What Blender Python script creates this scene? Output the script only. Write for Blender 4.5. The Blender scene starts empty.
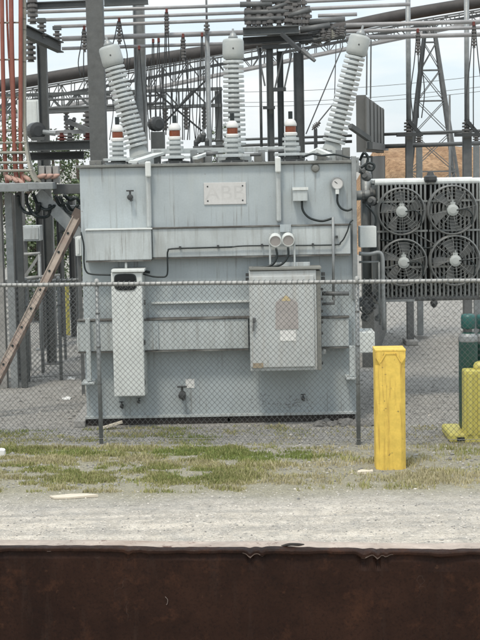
import bpy, math, random
from mathutils import Vector, Matrix, noise
random.seed(7)
S = bpy.context.scene
C = S.collection
V = Vector
# ------------------------------------------------------------------ camera
F_PX, EYE, HOR, ROLL = 1500.0, 3.75, 160.0, math.radians(1.1)
pit = math.atan((320 - HOR) / F_PX)
FW = V((0, math.cos(pit), -math.sin(pit)))
R0, U0 = V((1, 0, 0)), V((0, math.sin(pit), math.cos(pit)))
RT = R0 * math.cos(ROLL) - U0 * math.sin(ROLL)
UP = U0 * math.cos(ROLL) + R0 * math.sin(ROLL)
cam = bpy.data.objects.new('camera', bpy.data.cameras.new('camera'))
C.objects.link(cam)
m = Matrix((RT, UP, -FW)).transposed().to_4x4()
m.translation = (0, 0, EYE)
cam.matrix_world = m
cam.data.sensor_fit = 'VERTICAL'
cam.data.sensor_height = 36
cam.data.lens = 36 * F_PX / 640
cam.data.clip_start = 0.1
cam.data.clip_end = 3000
S.camera = cam

def P(px, py, Y):
    """world point seen at photo pixel (px,py) at depth Y"""
    d = FW + RT * ((px - 240) / F_PX) - UP * ((py - 320) / F_PX)
    return V((0, 0, EYE)) + d * (Y / d.y)

def G(px, py, z=0.0):
    d = FW + RT * ((px - 240) / F_PX) - UP * ((py - 320) / F_PX)
    return V((0, 0, EYE)) + d * ((z - EYE) / d.z)

# ------------------------------------------------------------------ materials
def new_mat(name):
    mt = bpy.data.materials.new(name)
    mt.use_nodes = True
    nt = mt.node_tree
    return mt, nt, nt.nodes['Principled BSDF']

def nd(nt, typ, **kw):
    n = nt.nodes.new(typ)
    for k, v in kw.items():
        if k in n.inputs:
            n.inputs[k].default_value = v
        else:
            setattr(n, k, v)
    return n

def ramp(nt, src, stops):
    r = nt.nodes.new('ShaderNodeValToRGB')
    e = r.color_ramp.elements
    while len(e) < len(stops):
        e.new(0.5)
    for i, (p, c) in enumerate(stops):
        e[i].position = p
        e[i].color = (c, c, c, 1) if isinstance(c, (int, float)) else (*c, 1)
    nt.links.new(src, r.inputs[0])
    return r.outputs[0]

def mixc(nt, fac, a, b, mode='MIX'):
    n = nt.nodes.new('ShaderNodeMix')
    n.data_type = 'RGBA'
    n.blend_type = mode
    for sock, v in ((n.inputs[0], fac), (n.inputs[6], a), (n.inputs[7], b)):
        if hasattr(v, 'links') or isinstance(v, bpy.types.NodeSocket):
            nt.links.new(v, sock)
        elif isinstance(v, (int, float)):
            sock.default_value = v
        else:
            sock.default_value = (*v, 1)
    return n.outputs[2]

def coords(nt, scale=(1, 1, 1)):
    tc = nt.nodes.new('ShaderNodeTexCoord')
    mp = nt.nodes.new('ShaderNodeMapping')
    mp.inputs['Scale'].default_value = scale
    nt.links.new(tc.outputs['Object'], mp.inputs[0])
    return mp.outputs[0]

def noise_n(nt, vec, scale, detail=4, rough=0.6):
    n = nd(nt, 'ShaderNodeTexNoise', Scale=scale, Detail=detail, Roughness=rough)
    nt.links.new(vec, n.inputs['Vector'])
    return n.outputs['Fac']

def bump(nt, bs, h, strength, dist):
    b = nd(nt, 'ShaderNodeBump', Strength=strength, Distance=dist)
    nt.links.new(h, b.inputs['Height'])
    nt.links.new(b.outputs[0], bs.inputs['Normal'])

def M_(name, col, rough=0.5, metal=0.0, var=0.18, scale=3.0, dirt=None, dirt_amt=0.0, streak=False,
       spots=None, spot_th=0.7, bmp=0.0, fine=40.0, runs=None, ss=9):
    mt, nt, bs = new_mat(name)
    v = coords(nt)
    n1 = noise_n(nt, v, scale)
    n2 = noise_n(nt, v, fine, 3)
    lo = tuple(c * (1 - var) for c in col)
    hi = tuple(min(1, c * (1 + var)) for c in col)
    c = mixc(nt, ramp(nt, n1, [(0.3, 0.0), (0.7, 1.0)]), lo, hi)
    c = mixc(nt, ramp(nt, n2, [(0.35, 0.0), (0.75, 0.25)]), c, tuple(x * 0.7 for x in col))
    if dirt:
        vs = coords(nt, (ss, ss, 0.7 * ss / 9)) if streak else coords(nt)
        ns = noise_n(nt, vs, 1.0 if streak else 2.2, 5, 0.65)
        c = mixc(nt, ramp(nt, ns, [(0.5, 0.0), (0.72, dirt_amt)]), c, dirt)
    if runs:
        nr = noise_n(nt, coords(nt, (17, 17, 0.55)), 1.3, 6, 0.7)
        ng = noise_n(nt, coords(nt), 1.7, 3)
        f = mixc(nt, 1.0, ramp(nt, nr, [(0.54, 0.0), (0.66, 0.75)]), ramp(nt, ng, [(0.42, 0.0), (0.6, 1.0)]), 'MULTIPLY')
        c = mixc(nt, f, c, runs)
    if spots:
        ns = noise_n(nt, coords(nt), 14, 6, 0.7)
        c = mixc(nt, ramp(nt, ns, [(spot_th, 0.0), (spot_th + 0.04, 0.9)]), c, spots)
    nt.links.new(c, bs.inputs['Base Color'])
    bs.inputs['Metallic'].default_value = metal
    nt.links.new(ramp(nt, n2, [(0.2, max(0.05, rough - 0.12)), (0.8, min(1, rough + 0.12))]), bs.inputs['Roughness'])
    if bmp:
        bump(nt, bs, n2, bmp, 0.01)
    return mt

MT = {}
MT['tank'] = M_('tank_paint', (0.375, 0.415, 0.424), 0.45, var=0.13, runs=(0.17, 0.165, 0.15), scale=1.2, dirt=(0.40, 0.43, 0.42), dirt_amt=0.55, streak=True, spots=(0.13, 0.10, 0.075), spot_th=0.68, bmp=0.06)
MT['band'] = M_('band_paint', (0.44, 0.47, 0.465), 0.45, var=0.14, runs=(0.20, 0.19, 0.17), scale=2, dirt=(0.26, 0.26, 0.24), dirt_amt=0.65, streak=True, spots=(0.18, 0.15, 0.12), spot_th=0.69, bmp=0.06)
MT['cover'] = M_('cover_paint', (0.18, 0.185, 0.17), 0.6, var=0.3, scale=4, dirt=(0.12, 0.11, 0.10), dirt_amt=0.8, bmp=0.1)
MT['grime_shade'] = M_('grime_shade_edge', (0.085, 0.078, 0.068), 0.75, var=0.35, scale=5, dirt=(0.26, 0.26, 0.24), dirt_amt=0.9, bmp=.2)  # dirty upper lips, and the shade lines painted under the bands
MT['stain'] = M_('dirt_stain', (0.20, 0.205, 0.20), 0.8, var=0.3)
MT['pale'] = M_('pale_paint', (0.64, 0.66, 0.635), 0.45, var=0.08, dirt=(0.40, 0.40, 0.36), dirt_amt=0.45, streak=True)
MT['cab'] = M_('cabinet_paint', (0.48, 0.50, 0.49), 0.42, runs=(0.27, 0.25, 0.22), var=0.10, dirt=(0.36, 0.32, 0.27), dirt_amt=0.4, streak=True, spots=(0.25, 0.20, 0.16), spot_th=0.71)
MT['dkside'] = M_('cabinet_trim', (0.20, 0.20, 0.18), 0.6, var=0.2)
MT['porc'] = M_('grey_porcelain', (0.46, 0.485, 0.475), 0.16, var=0.16, scale=9, dirt=(0.26, 0.26, 0.245), dirt_amt=0.7)
MT['porcdk'] = M_('weathered_porcelain', (0.12, 0.112, 0.105), 0.35, var=0.2)
MT['head'] = M_('bushing_head', (0.37, 0.39, 0.375), 0.5, var=0.1, scale=5, dirt=(0.36, 0.36, 0.33), dirt_amt=0.5)
MT['white'] = M_('white_cap', (0.62, 0.61, 0.58), 0.4, var=0.06)
MT['amber'] = M_('amber_glass', (0.20, 0.05, 0.018), 0.15, var=0.25, scale=20)
MT['black'] = M_('black_rubber', (0.012, 0.018, 0.018), 0.5, var=0.2)
MT['dark'] = M_('dark_metal', (0.04, 0.042, 0.042), 0.5, var=0.25)
MT['steel'] = M_('grey_steel', (0.075, 0.08, 0.078), 0.55, var=0.22, scale=4, dirt=(0.09, 0.09, 0.085), dirt_amt=0.6, bmp=0.08)
MT['galv'] = M_('galvanised_steel', (0.26, 0.272, 0.27), 0.5, metal=0.25, var=0.2, scale=6, bmp=0.05)
MT['galvdk'] = M_('dull_galvanised', (0.125, 0.128, 0.126), 0.55, metal=0.2, var=0.25, scale=5)
MT['column'] = M_('column_steel', (0.105, 0.107, 0.102), 0.6, var=0.18, scale=8, dirt=(0.11, 0.115, 0.115), dirt_amt=0.6, bmp=0.1)
MT['girder'] = M_('weathered_girder', (0.05, 0.045, 0.042), 0.7, var=0.25)
MT['bus'] = M_('aluminium_bus', (0.34, 0.33, 0.325), 0.5, metal=0.15, var=0.15)
MT['wire'] = M_('fence_wire', (0.155, 0.158, 0.152), 0.5, metal=0.3, var=0.2, scale=15)
MT['rail'] = M_('fence_rail', (0.33, 0.33, 0.315), 0.5, metal=0.2, var=0.25, scale=12, dirt=(0.2, 0.2, 0.19), dirt_amt=0.6)
MT['fin'] = M_('radiator_paint', (0.25, 0.26, 0.25), 0.5, var=0.12, dirt=(0.12, 0.12, 0.11), dirt_amt=0.5)
MT['fan'] = M_('fan_paint', (0.115, 0.118, 0.113), 0.5, var=0.15)
MT['guard'] = M_('fan_guard', (0.16, 0.165, 0.16), 0.45, metal=0.2, var=0.15)
MT['redcable'] = M_('red_cable', (0.245, 0.08, 0.055), 0.5, var=0.22, dirt=(0.14, 0.07, 0.05), dirt_amt=0.5)
MT['redclamp'] = M_('red_clamp', (0.13, 0.032, 0.024), 0.6, var=0.2)
MT['tray'] = M_('tray_metal', (0.24, 0.23, 0.19), 0.55, var=0.25)
MT['pink'] = M_('pink_terminal', (0.40, 0.25, 0.20), 0.5, var=0.2)
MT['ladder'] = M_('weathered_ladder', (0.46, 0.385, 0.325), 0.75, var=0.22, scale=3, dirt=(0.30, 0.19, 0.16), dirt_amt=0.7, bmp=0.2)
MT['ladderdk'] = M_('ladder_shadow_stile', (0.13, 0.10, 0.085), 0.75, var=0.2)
MT['yellow'] = M_('worn_yellow_paint', (0.72, 0.50, 0.095), 0.65, var=0.16, scale=6, dirt=(0.38, 0.21, 0.045), dirt_amt=0.85, streak=True, ss=24, spots=(0.12, 0.085, 0.045), spot_th=0.64, bmp=0.15)
MT['plastic'] = M_('yellow_plastic', (0.62, 0.55, 0.14), 0.45, var=0.10, dirt=(0.36, 0.30, 0.10), dirt_amt=0.6)
MT['green'] = M_('green_cylinder', (0.022, 0.075, 0.06), 0.35, var=0.2, dirt=(0.05, 0.07, 0.06), dirt_amt=0.5)
MT['teal'] = M_('teal_cap', (0.022, 0.105, 0.095), 0.4, var=0.15)
MT['concrete'] = M_('concrete', (0.30, 0.29, 0.27), 0.85, var=0.2, scale=6, bmp=0.3)
MT['timber'] = M_('dark_timber', (0.035, 0.03, 0.027), 0.85, var=0.3, scale=8, bmp=0.3)
MT['paper'] = M_('weathered_card', (0.62, 0.55, 0.44), 0.8, var=0.12)
MT['whitepaper'] = M_('white_scrap', (0.75, 0.74, 0.71), 0.7, var=0.08)
MT['signbg'] = M_('faded_sign', (0.37, 0.34, 0.32), 0.5, var=0.12)
MT['signyel'] = M_('sign_yellow', (0.52, 0.42, 0.24), 0.5, var=0.12)
MT['plate'] = M_('name_plate', (0.55, 0.54, 0.52), 0.4, var=0.06)
MT['plate_txt'] = M_('name_plate_letter', (0.505, 0.495, 0.475), 0.45, var=0.10)
MT['tan'] = M_('tan_sticker', (0.33, 0.27, 0.19), 0.6, var=0.15)
MT['glass'] = M_('dark_glass', (0.02, 0.022, 0.024), 0.12, var=0.1)
MT['encl'] = M_('enclosure_paint', (0.12, 0.12, 0.112), 0.6, var=0.12, dirt=(0.10, 0.10, 0.095), dirt_amt=0.5, streak=True)
MT['bark'] = M_('bark', (0.09, 0.07, 0.055), 0.9, var=0.25, scale=8, bmp=0.4)
MT['cloth_blk'] = MT['black']
for i, c in enumerate([(0.055, 0.085, 0.03), (0.085, 0.115, 0.04), (0.035, 0.055, 0.022)]):
    MT['leaf%d' % i] = M_('foliage_tone_' + 'abc'[i], c, 0.6, var=0.25, scale=2)
for i, c in enumerate([(0.27, 0.275, 0.095), (0.36, 0.335, 0.155), (0.44, 0.39, 0.235), (0.185, 0.225, 0.06)]):
    MT['grass%d' % i] = M_('grass_tone_' + 'abcd'[i], c, 0.7, var=0.2, scale=1)
for i, c in enumerate([(0.27, 0.26, 0.24), (0.38, 0.36, 0.325), (0.16, 0.155, 0.145), (0.55, 0.51, 0.45)]):
    MT['stone%d' % i] = M_('stone_tone_' + 'abcd'[i], c, 0.85, var=0.2, scale=9)

# ------------------------------------------------------------------ mesh builder
ORG = {}
def wo(o):
    return ORG.get(o.name, V((0, 0, 0)))

class MB:
    def __init__(s):
        s.v, s.f, s.mi, s.cuts = [], [], [], []
    def each(s, name, mats, parent=None, **kw):
        """every added shape becomes an object of its own"""
        for i, (vb, fb) in enumerate(s.cuts):
            ve, fe = s.cuts[i + 1] if i + 1 < len(s.cuts) else (len(s.v), len(s.f))
            m_ = MB().add(s.v[vb:ve], [tuple(k - vb for k in f) for f in s.f[fb:fe]])
            m_.build(name, mats, parent, **kw)
    def add(s, verts, faces, mi=0):
        b = len(s.v)
        s.cuts.append((b, len(s.f)))
        s.v += [V(p) for p in verts]
        s.f += [tuple(i + b for i in f) for f in faces]
        s.mi += [mi] * len(faces)
        return s
    def box(s, x0, x1, y0, y1, z0, z1, mi=0):
        return s.add([(x0, y0, z0), (x1, y0, z0), (x1, y1, z0), (x0, y1, z0), (x0, y0, z1), (x1, y0, z1), (x1, y1, z1), (x0, y1, z1)],
                     [(0, 3, 2, 1), (4, 5, 6, 7), (0, 1, 5, 4), (1, 2, 6, 5), (2, 3, 7, 6), (3, 0, 4, 7)], mi)
    def pbox(s, px0, py0, px1, py1, yf, yb, mi=0):
        """axis-aligned box whose front face fills a photo-pixel rectangle at depth yf"""
        c = P((px0 + px1) / 2, (py0 + py1) / 2, yf)
        w, h = abs(px1 - px0) * yf / F_PX / 2, abs(py1 - py0) * yf / F_PX / 2
        return s.box(c.x - w, c.x + w, yf, yb, c.z - h, c.z + h, mi)
    def bar(s, a, b, w, h=None, mi=0, upv=(0, 0, 1)):
        """rectangular bar from a to b, w wide, h tall"""
        a, b = V(a), V(b); h = h or w
        d = (b - a).normalized()
        side = d.cross(V(upv))
        if side.length < 1e-4:
            side = V((1, 0, 0))
        side.normalize(); u = side.cross(d).normalized()
        q = [side * (sx * w / 2) + u * (sz * h / 2) for sx, sz in ((-1, -1), (1, -1), (1, 1), (-1, 1))]
        return s.add([a + k for k in q] + [b + k for k in q],
                     [(0, 1, 2, 3)[::-1], (4, 5, 6, 7)[::-1][::-1], (0, 4, 5, 1)[::-1][::-1], (1, 5, 6, 2), (2, 6, 7, 3), (3, 7, 4, 0)], mi)
    def ibeam(s, a, b, w, h, t=0.02, mi=0, upv=(0, 0, 1)):
        a, b = V(a), V(b)
        d = (b - a).normalized(); side = d.cross(V(upv)); 
        if side.length < 1e-4: side = V((1, 0, 0))
        side.normalize(); u = side.cross(d).normalized()
        o = u * (h / 2 - t / 2)
        s.bar(a + o, b + o, w, t, mi, upv); s.bar(a - o, b - o, w, t, mi, upv)
        return s.bar(a, b, t, h - 2 * t, mi, upv)
    def tube(s, pts, r, n=8, mi=0, cap=True):
        pts = [V(p) for p in pts]
        rs = r if isinstance(r, (list, tuple)) else [r] * len(pts)
        vs, fs = [], []
        prev = None
        for i, p in enumerate(pts):
            d = (pts[min(i + 1, len(pts) - 1)] - pts[max(i - 1, 0)])
            d = d.normalized() if d.length > 1e-9 else V((0, 0, 1))
            if prev is None:
                a = d.cross(V((0, 0, 1)))
                if a.length < 0.05: a = d.cross(V((1, 0, 0)))
            else:
                a = prev - d * prev.dot(d)
            a.normalize(); prev = a
            b = d.cross(a)
            for k in range(n):
                t = 2 * math.pi * k / n
                vs.append(p + (a * math.cos(t) + b * math.sin(t)) * rs[i])
        for i in range(len(pts) - 1):
            for k in range(n):
                k2 = (k + 1) % n
                fs.append((i * n + k, i * n + k2, (i + 1) * n + k2, (i + 1) * n + k))
        if cap:
            fs.append(tuple(range(n))[::-1]); fs.append(tuple((len(pts) - 1) * n + k for k in range(n)))
        return s.add(vs, fs, mi)
    def lathe(s, base, d, prof, n=20, mi=0, phase=0.0):
        base, d = V(base), V(d).normalized()
        a = d.cross(V((0, 1, 0)))
        if a.length < 0.05: a = d.cross(V((1, 0, 0)))
        a.normalize(); b = d.cross(a)
        vs, fs = [], []
        for (r, t) in prof:
            for k in range(n):
                g = 2 * math.pi * k / n + phase
                vs.append(base + d * t + (a * math.cos(g) + b * math.sin(g)) * max(r, 1e-4))
        for i in range(len(prof) - 1):
            for k in range(n):
                k2 = (k + 1) % n
                fs.append((i * n + k, i * n + k2, (i + 1) * n + k2, (i + 1) * n + k))
        fs.append(tuple(range(n))[::-1]); fs.append(tuple((len(prof) - 1) * n + k for k in range(n)))
        return s.add(vs, fs, mi)
    def prism(s, poly, y0, y1, mi=0):
        """polygon in XZ extruded in y"""
        n = len(poly)
        vs = [(x, y0, z) for x, z in poly] + [(x, y1, z) for x, z in poly]
        fs = [tuple(range(n)), tuple(range(n, 2 * n))[::-1]] + [(i, i + n, (i + 1) % n + n, (i + 1) % n) for i in range(n)]
        return s.add(vs, fs, mi)
    def build(s, name, mats, parent=None, smooth=False, bevel=0.0, label=None):
        mats = mats if isinstance(mats, list) else [mats]
        xs = [p.x for p in s.v]; ys = [p.y for p in s.v]; zs = [p.z for p in s.v]
        c = V(((min(xs) + max(xs)) / 2, (min(ys) + max(ys)) / 2, min(zs) if parent is None else (min(zs) + max(zs)) / 2))
        me = bpy.data.meshes.new(name)
        me.from_pydata([tuple(p - c) for p in s.v], [], s.f)
        for mm in mats: me.materials.append(MT[mm] if isinstance(mm, str) else mm)
        me.polygons.foreach_set('material_index', s.mi)
        if smooth:
            me.polygons.foreach_set('use_smooth', [True] * len(s.f))
        me.update()
        o = bpy.data.objects.new(name, me); C.objects.link(o)
        ORG[o.name] = c
        if parent: o.parent = parent
        o.location = c - (wo(parent) if parent else V((0, 0, 0)))
        if bevel:
            b = o.modifiers.new('bevel', 'BEVEL'); b.width = bevel; b.segments = 2; b.limit_method = 'ANGLE'; b.angle_limit = math.radians(40)
        if smooth == 2 or bevel:
            pass
        if label: o['label'] = label
        return o

def thing(name, label, cat, loc, group=None):
    o = bpy.data.objects.new(name, None); C.objects.link(o)
    o.empty_display_size = 0.2
    o.location = loc; ORG[o.name] = V(loc)
    return tag(o, label, cat, group)

def tag(o, label, cat, group=None, kind=None):
    if label: o['label'] = label
    if cat: o['category'] = cat
    if group: o['group'] = group
    if kind: o['kind'] = kind
    return o

def struct(o, kind='structure'):
    o['kind'] = kind
    return o

def dup(root, loc, label, group=None):
    r = root.copy(); C.objects.link(r); r.location = loc; r['label'] = label
    if group: r['group'] = group
    ORG[r.name] = V(loc)
    for ch in list(root.children):
        c = ch.copy(); C.objects.link(c); c.parent = r
        for g in ch.children:
            k = g.copy(); C.objects.link(k); k.parent = c
    return r

def curve(pts, n=6):
    """Catmull-Rom through pts"""
    pts = [V(p) for p in pts]
    q = [pts[0] * 2 - pts[1]] + pts + [pts[-1] * 2 - pts[-2]]
    out = []
    for i in range(1, len(q) - 2):
        for k in range(n):
            t = k / n
            a, b, c, d = q[i - 1], q[i], q[i + 1], q[i + 2]
            out.append(0.5 * ((2 * b) + (c - a) * t + (2 * a - 5 * b + 4 * c - d) * t * t + (3 * b - a - 3 * c + d) * t ** 3))
    out.append(pts[-1])
    return out

def shed_profile(t0, n, pitch, rc0, rc1, ov):
    pr = []
    for i in range(n):
        f = i / max(1, n - 1)
        rc = rc0 + (rc1 - rc0) * f
        t = t0 + i * pitch
        pr += [(rc, t), (rc, t + .10 * pitch), (rc + ov * .94, t + 0.13 * pitch), (rc + ov, t + 0.19 * pitch), (rc + ov, t + 0.60 * pitch), (rc + ov * 0.95, t + 0.68 * pitch), (rc, t + 0.76 * pitch)]
    pr.append((rc1, t0 + n * pitch))
    return pr

# ------------------------------------------------------------------ world and light
w = bpy.data.worlds.new('World'); S.world = w; w.use_nodes = True
nt = w.node_tree
bg = nt.nodes['Background']
sky = nt.nodes.new('ShaderNodeTexSky'); sky.sky_type = 'NISHITA'; sky.sun_disc = False
SUN_EL, SUN_AZ = math.radians(62), math.radians(205)     # azimuth clockwise from +Y
sky.sun_elevation = SUN_EL; sky.sun_rotation = SUN_AZ
sky.air_density = 1.0; sky.dust_density = 1.0; sky.ozone_density = 1.0
tc = nt.nodes.new('ShaderNodeTexCoord')
mp = nt.nodes.new('ShaderNodeMapping'); mp.inputs['Scale'].default_value = (3.0, 3.0, 11.0)
nt.links.new(tc.outputs['Generated'], mp.inputs[0])
cl = nd(nt, 'ShaderNodeTexNoise', Scale=2.2, Detail=6, Roughness=0.55)
nt.links.new(mp.outputs[0], cl.inputs['Vector'])
gap = mixc(nt, 0.8, sky.outputs[0], (4.7, 5.45, 6.2))
cc = mixc(nt, ramp(nt, cl.outputs['Fac'], [(0.42, 0.0), (0.62, 1.0)]), gap, (5.75, 6.05, 6.3))
sxz = nt.nodes.new('ShaderNodeSeparateXYZ'); nt.links.new(tc.outputs['Generated'], sxz.inputs[0])
lum = ramp(nt, sxz.outputs['Z'], [(0.0, 0.64), (0.7, 1.0)])
cloudy = mixc(nt, 1.0, mixc(nt, 1.0, cc, lum, 'MULTIPLY'), (1.56, 1.53, 1.48), 'MULTIPLY')
nt.links.new(cloudy, bg.inputs[0])
bg.inputs[1].default_value = 0.115
sl = bpy.data.lights.new('sun', 'SUN'); sl.energy = 1.5; sl.angle = math.radians(10); sl.color = (1.0, 0.925, 0.81)
so = bpy.data.objects.new('sun', sl); C.objects.link(so)
sd = V((math.sin(SUN_AZ) * math.cos(SUN_EL), math.cos(SUN_AZ) * math.cos(SUN_EL), math.sin(SUN_EL)))
so.rotation_euler = sd.to_track_quat('Z', 'Y').to_euler(); so.location = sd * 60
S.view_settings.view_transform = 'Standard'; S.view_settings.look = 'None'
S.view_settings.gamma = 1.0; S.view_settings.exposure = 0.54
S.view_settings.use_curve_mapping = False

# ------------------------------------------------------------------ ground
def ground_mat():
    mt, nt, bs = new_mat('gravel_ground')
    v = coords(nt)
    big = noise_n(nt, v, 0.55, 5, 0.6)
    mid = noise_n(nt, v, 4.0, 5, 0.65)
    fine = noise_n(nt, v, 45.0, 4, 0.7)
    vo = nd(nt, 'ShaderNodeTexVoronoi', Scale=26.0); nt.links.new(v, vo.inputs['Vector'])
    yard = mixc(nt, ramp(nt, mid, [(0.3, 0.0), (0.7, 1.0)]), (0.29, 0.278, 0.252), (0.43, 0.412, 0.375))
    road = mixc(nt, ramp(nt, mid, [(0.3, 0.0), (0.7, 1.0)]), (0.62, 0.555, 0.46), (0.80, 0.73, 0.625))
    trk = noise_n(nt, coords(nt, (0.22, 2.6, 1)), 1.6, 5, 0.6)
    road = mixc(nt, ramp(nt, trk, [(0.40, 0.55), (0.56, 0.0)]), road, (0.37, 0.345, 0.305))
    soil = mixc(nt, ramp(nt, fine, [(0.3, 0.0), (0.7, 1.0)]), (0.28, 0.26, 0.17), (0.42, 0.385, 0.28))
    sx = nt.nodes.new('ShaderNodeSeparateXYZ'); nt.links.new(v, sx.inputs[0])
    # distance across the verge, wobbled by noise
    ad = nd(nt, 'ShaderNodeMath', operation='MULTIPLY_ADD'); nt.links.new(big, ad.inputs[0]); ad.inputs[1].default_value = 1.6; nt.links.new(sx.outputs['Y'], ad.inputs[2])
    mr = nd(nt, 'ShaderNodeMapRange'); nt.links.new(ad.outputs[0], mr.inputs[0])
    mr.inputs[1].default_value = 12.0; mr.inputs[2].default_value = 24.0
    y = lambda q: (q - 12.0) / 12.0
    a = ramp(nt, mr.outputs[0], [(y(16.3), 1.0), (y(17.7), 0.0)])
    b = ramp(nt, mr.outputs[0], [(y(16.8), 0.0), (y(17.6), 0.85), (y(19.6), 0.8), (y(20.6), 0.0)])
    c = mixc(nt, b, yard, soil)
    edge = noise_n(nt, v, 2.4, 5, .7)
    a = mixc(nt, 1.0, a, ramp(nt, edge, [(0.34, 0.35), (0.52, 1.0)]), 'MULTIPLY')
    c = mixc(nt, a, c, road)
    c = mixc(nt, ramp(nt, fine, [(0.36, 0.42), (0.5, 0.0)]), c, (0.16, 0.145, 0.125))
    tone = ramp(nt, vo.outputs['Color'], [(0.0, 0.72), (1.0, 1.15)])
    c = mixc(nt, 0.75, c, mixc(nt, 1.0, c, tone, 'MULTIPLY'))
    nt.links.new(c, bs.inputs['Base Color'])
    bs.inputs['Roughness'].default_value = 0.95
    ad2 = nd(nt, 'ShaderNodeMath', operation='ADD'); nt.links.new(vo.outputs['Distance'], ad2.inputs[0]); nt.links.new(fine, ad2.inputs[1])
    bump(nt, bs, ad2.outputs[0], 0.9, 0.03)
    return mt
gm = ground_mat()
b = MB(); b.add([(-600, -30, 0), (600, -30, 0), (600, 1200, 0), (-600, 1200, 0)], [(0, 1, 2, 3)])
me = bpy.data.meshes.new('ground'); me.from_pydata([tuple(p) for p in b.v], [], b.f); me.materials.append(gm)
go = bpy.data.objects.new('ground', me); C.objects.link(go); struct(go)

# loose stones (uncountable)
def stones(name, n, region, smin, smax, weights):
    mb = MB()
    for i in range(n):
        x, y = region()
        r = random.uniform(smin, smax) * (1.8 if random.random() < 0.04 else 1)
        q = [V((math.cos(a) * random.uniform(.7, 1.2), math.sin(a) * random.uniform(.7, 1.2), random.uniform(0, .3))) * r for a in (0.2, 1.4, 2.6, 3.9, 5.1)]
        vs = [V((x, y, 0.0)) + k for k in q] + [V((x + random.uniform(-.3, .3) * r, y, r * random.uniform(.5, .9)))] + [V((x, y, -r * .3))]
        fs = [(k, (k + 1) % 5, 5) for k in range(5)] + [((k + 1) % 5, k, 6) for k in range(5)]
        mb.add(vs, fs, random.choices(range(4), weights)[0])
    o = mb.build(name, ['stone0', 'stone1', 'stone2', 'stone3'])
    return struct(o, 'stuff')
stones('road_gravel', 7000, lambda: (random.uniform(-4.5, 4.5), random.triangular(13.2, 17.6, 15.2)), 0.004, 0.014, (1, 5, .6, 6))
stones('yard_gravel', 9000, lambda: (random.uniform(-5, 5), random.uniform(17.2, 24)), 0.008, 0.022, (6, 4, 4, .25))
stones('far_gravel', 5000, lambda: (random.uniform(-9, 9), random.uniform(24, 42)), 0.015, 0.035, (6, 4, 4, .25))

# grass on the verge
def grass():
    mb = MB()
    def blade(x, y, h, mi):
        a = random.uniform(0, 6.28); wd = random.uniform(0.004, 0.009)
        dx, dy = math.cos(a) * wd, math.sin(a) * wd
        l = random.uniform(-.5, .5) * h, random.uniform(-.5, .5) * h
        mb.add([(x - dx, y - dy, -0.005), (x + dx, y + dy, -0.005), (x + dx * .6 + l[0] * .4, y + dy * .6 + l[1] * .4, h * .6), (x + l[0], y + l[1], h)],
               [(0, 1, 2), (0, 2, 3)], mi)
    n = 0
    for _ in range(250000):
        x, y = random.uniform(-4.2, 4.2), random.uniform(16.7, 21.0)
        px = 240 + 1500 * x / y
        py = 160 + 1500 * EYE / y - (px - 240) * 0.0192
        nz = noise.noise(V((x * 1.3, y * 2.2, 1.7))) * .5 + noise.noise(V((x * 5, y * 7, 4.2))) * .35
        d = 0.0
        if py < 498:
            right = max(0.0, min(1.0, (330 - px) / 90))
            if 450 < py < 470: d = 0.62 * right + 0.12
            elif 470 <= py < 497: d = (0.85 if (px < 108 or 138 < px < 250) else 0.25) * right + 0.10
            elif 428 < py <= 450: d = 0.16 if px < 300 else 0.05
            if 368 < px < 412 and 464 < py < 478: d += 0.45
            if 380 < px and 474 < py < 494: d += 0.13
            if py > 488: d *= 0.55
            nz += .35 * noise.noise(V((x * 2.6, y * 4.5, 12.0)))
            d *= max(0.0, min(1.3, 0.42 + 2.6 * nz))
        if random.random() > d: continue
        tall = 0.024 + 0.036 * max(0, nz + .3)
        if py < 450: tall *= .7
        g = noise.noise(V((x * 0.9, y * 1.8, 9.1))) + (0.35 if (150 < px < 310 and 453 < py < 465) else 0) + random.uniform(-.35, .35)
        if px > 310: g -= 0.35
        mi = 3 if g > .45 else 0 if g > .08 else 1 if g > -.25 else 2
        for k in range(2):
            blade(x + random.gauss(0, .015), y + random.gauss(0, .015), tall * random.uniform(.5, 1.3) * (1.7 if random.random() < .06 else 1), mi)
    return struct(mb.build('grass', ['grass0', 'grass1', 'grass2', 'grass3']), 'stuff')
grass()

# low dirt bank on the right, far behind
def hill():
    mt, nt, bs = new_mat('dry_dirt_bank')
    v = coords(nt)
    n1 = noise_n(nt, v, 0.9, 6, .65); n2 = noise_n(nt, v, 5, 5, .7)
    c = mixc(nt, ramp(nt, n1, [(0.35, 0), (0.65, 1)]), (0.40, 0.235, 0.125), (0.64, 0.42, 0.245))
    c = mixc(nt, ramp(nt, n2, [(0.4, .6), (0.6, 0)]), c, (0.16, 0.085, 0.04))
    nt.links.new(c, bs.inputs['Base Color']); bs.inputs['Roughness'].default_value = 1
    bump(nt, bs, n2, 1.0, .25)
    x0, x1, nx, ny = 4.0, 60.0, 180, 30
    vs, fs = [], []
    for i in range(nx + 1):
        x = x0 + (x1 - x0) * i / nx
        e = min(1, (x - x0) / 2.5)
        top = (4.2 + .14 * noise.noise(V((x * .4, 0, 0))) + .08 * noise.noise(V((x * 2.5, 3, 0)))) * e
        for j in range(ny + 1):
            t = j / ny
            y = 58 + 22 * t
            p = math.sin(min(1, t / .45) * math.pi / 2) * (1 if t < .6 else max(0, 1 - (t - .6) / .4))
            vs.append((x, y, top * p + .10 * noise.noise(V((x * 1.2, y * 1.2, 0))) * p - .05))
    for i in range(nx):
        for j in range(ny):
            a = i * (ny + 1) + j
            fs.append((a, a + ny + 1, a + ny + 2, a + 1))
    mb = MB().add(vs, fs)
    return struct(mb.build('dirt_bank', mt, smooth=True))
hill()

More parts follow.
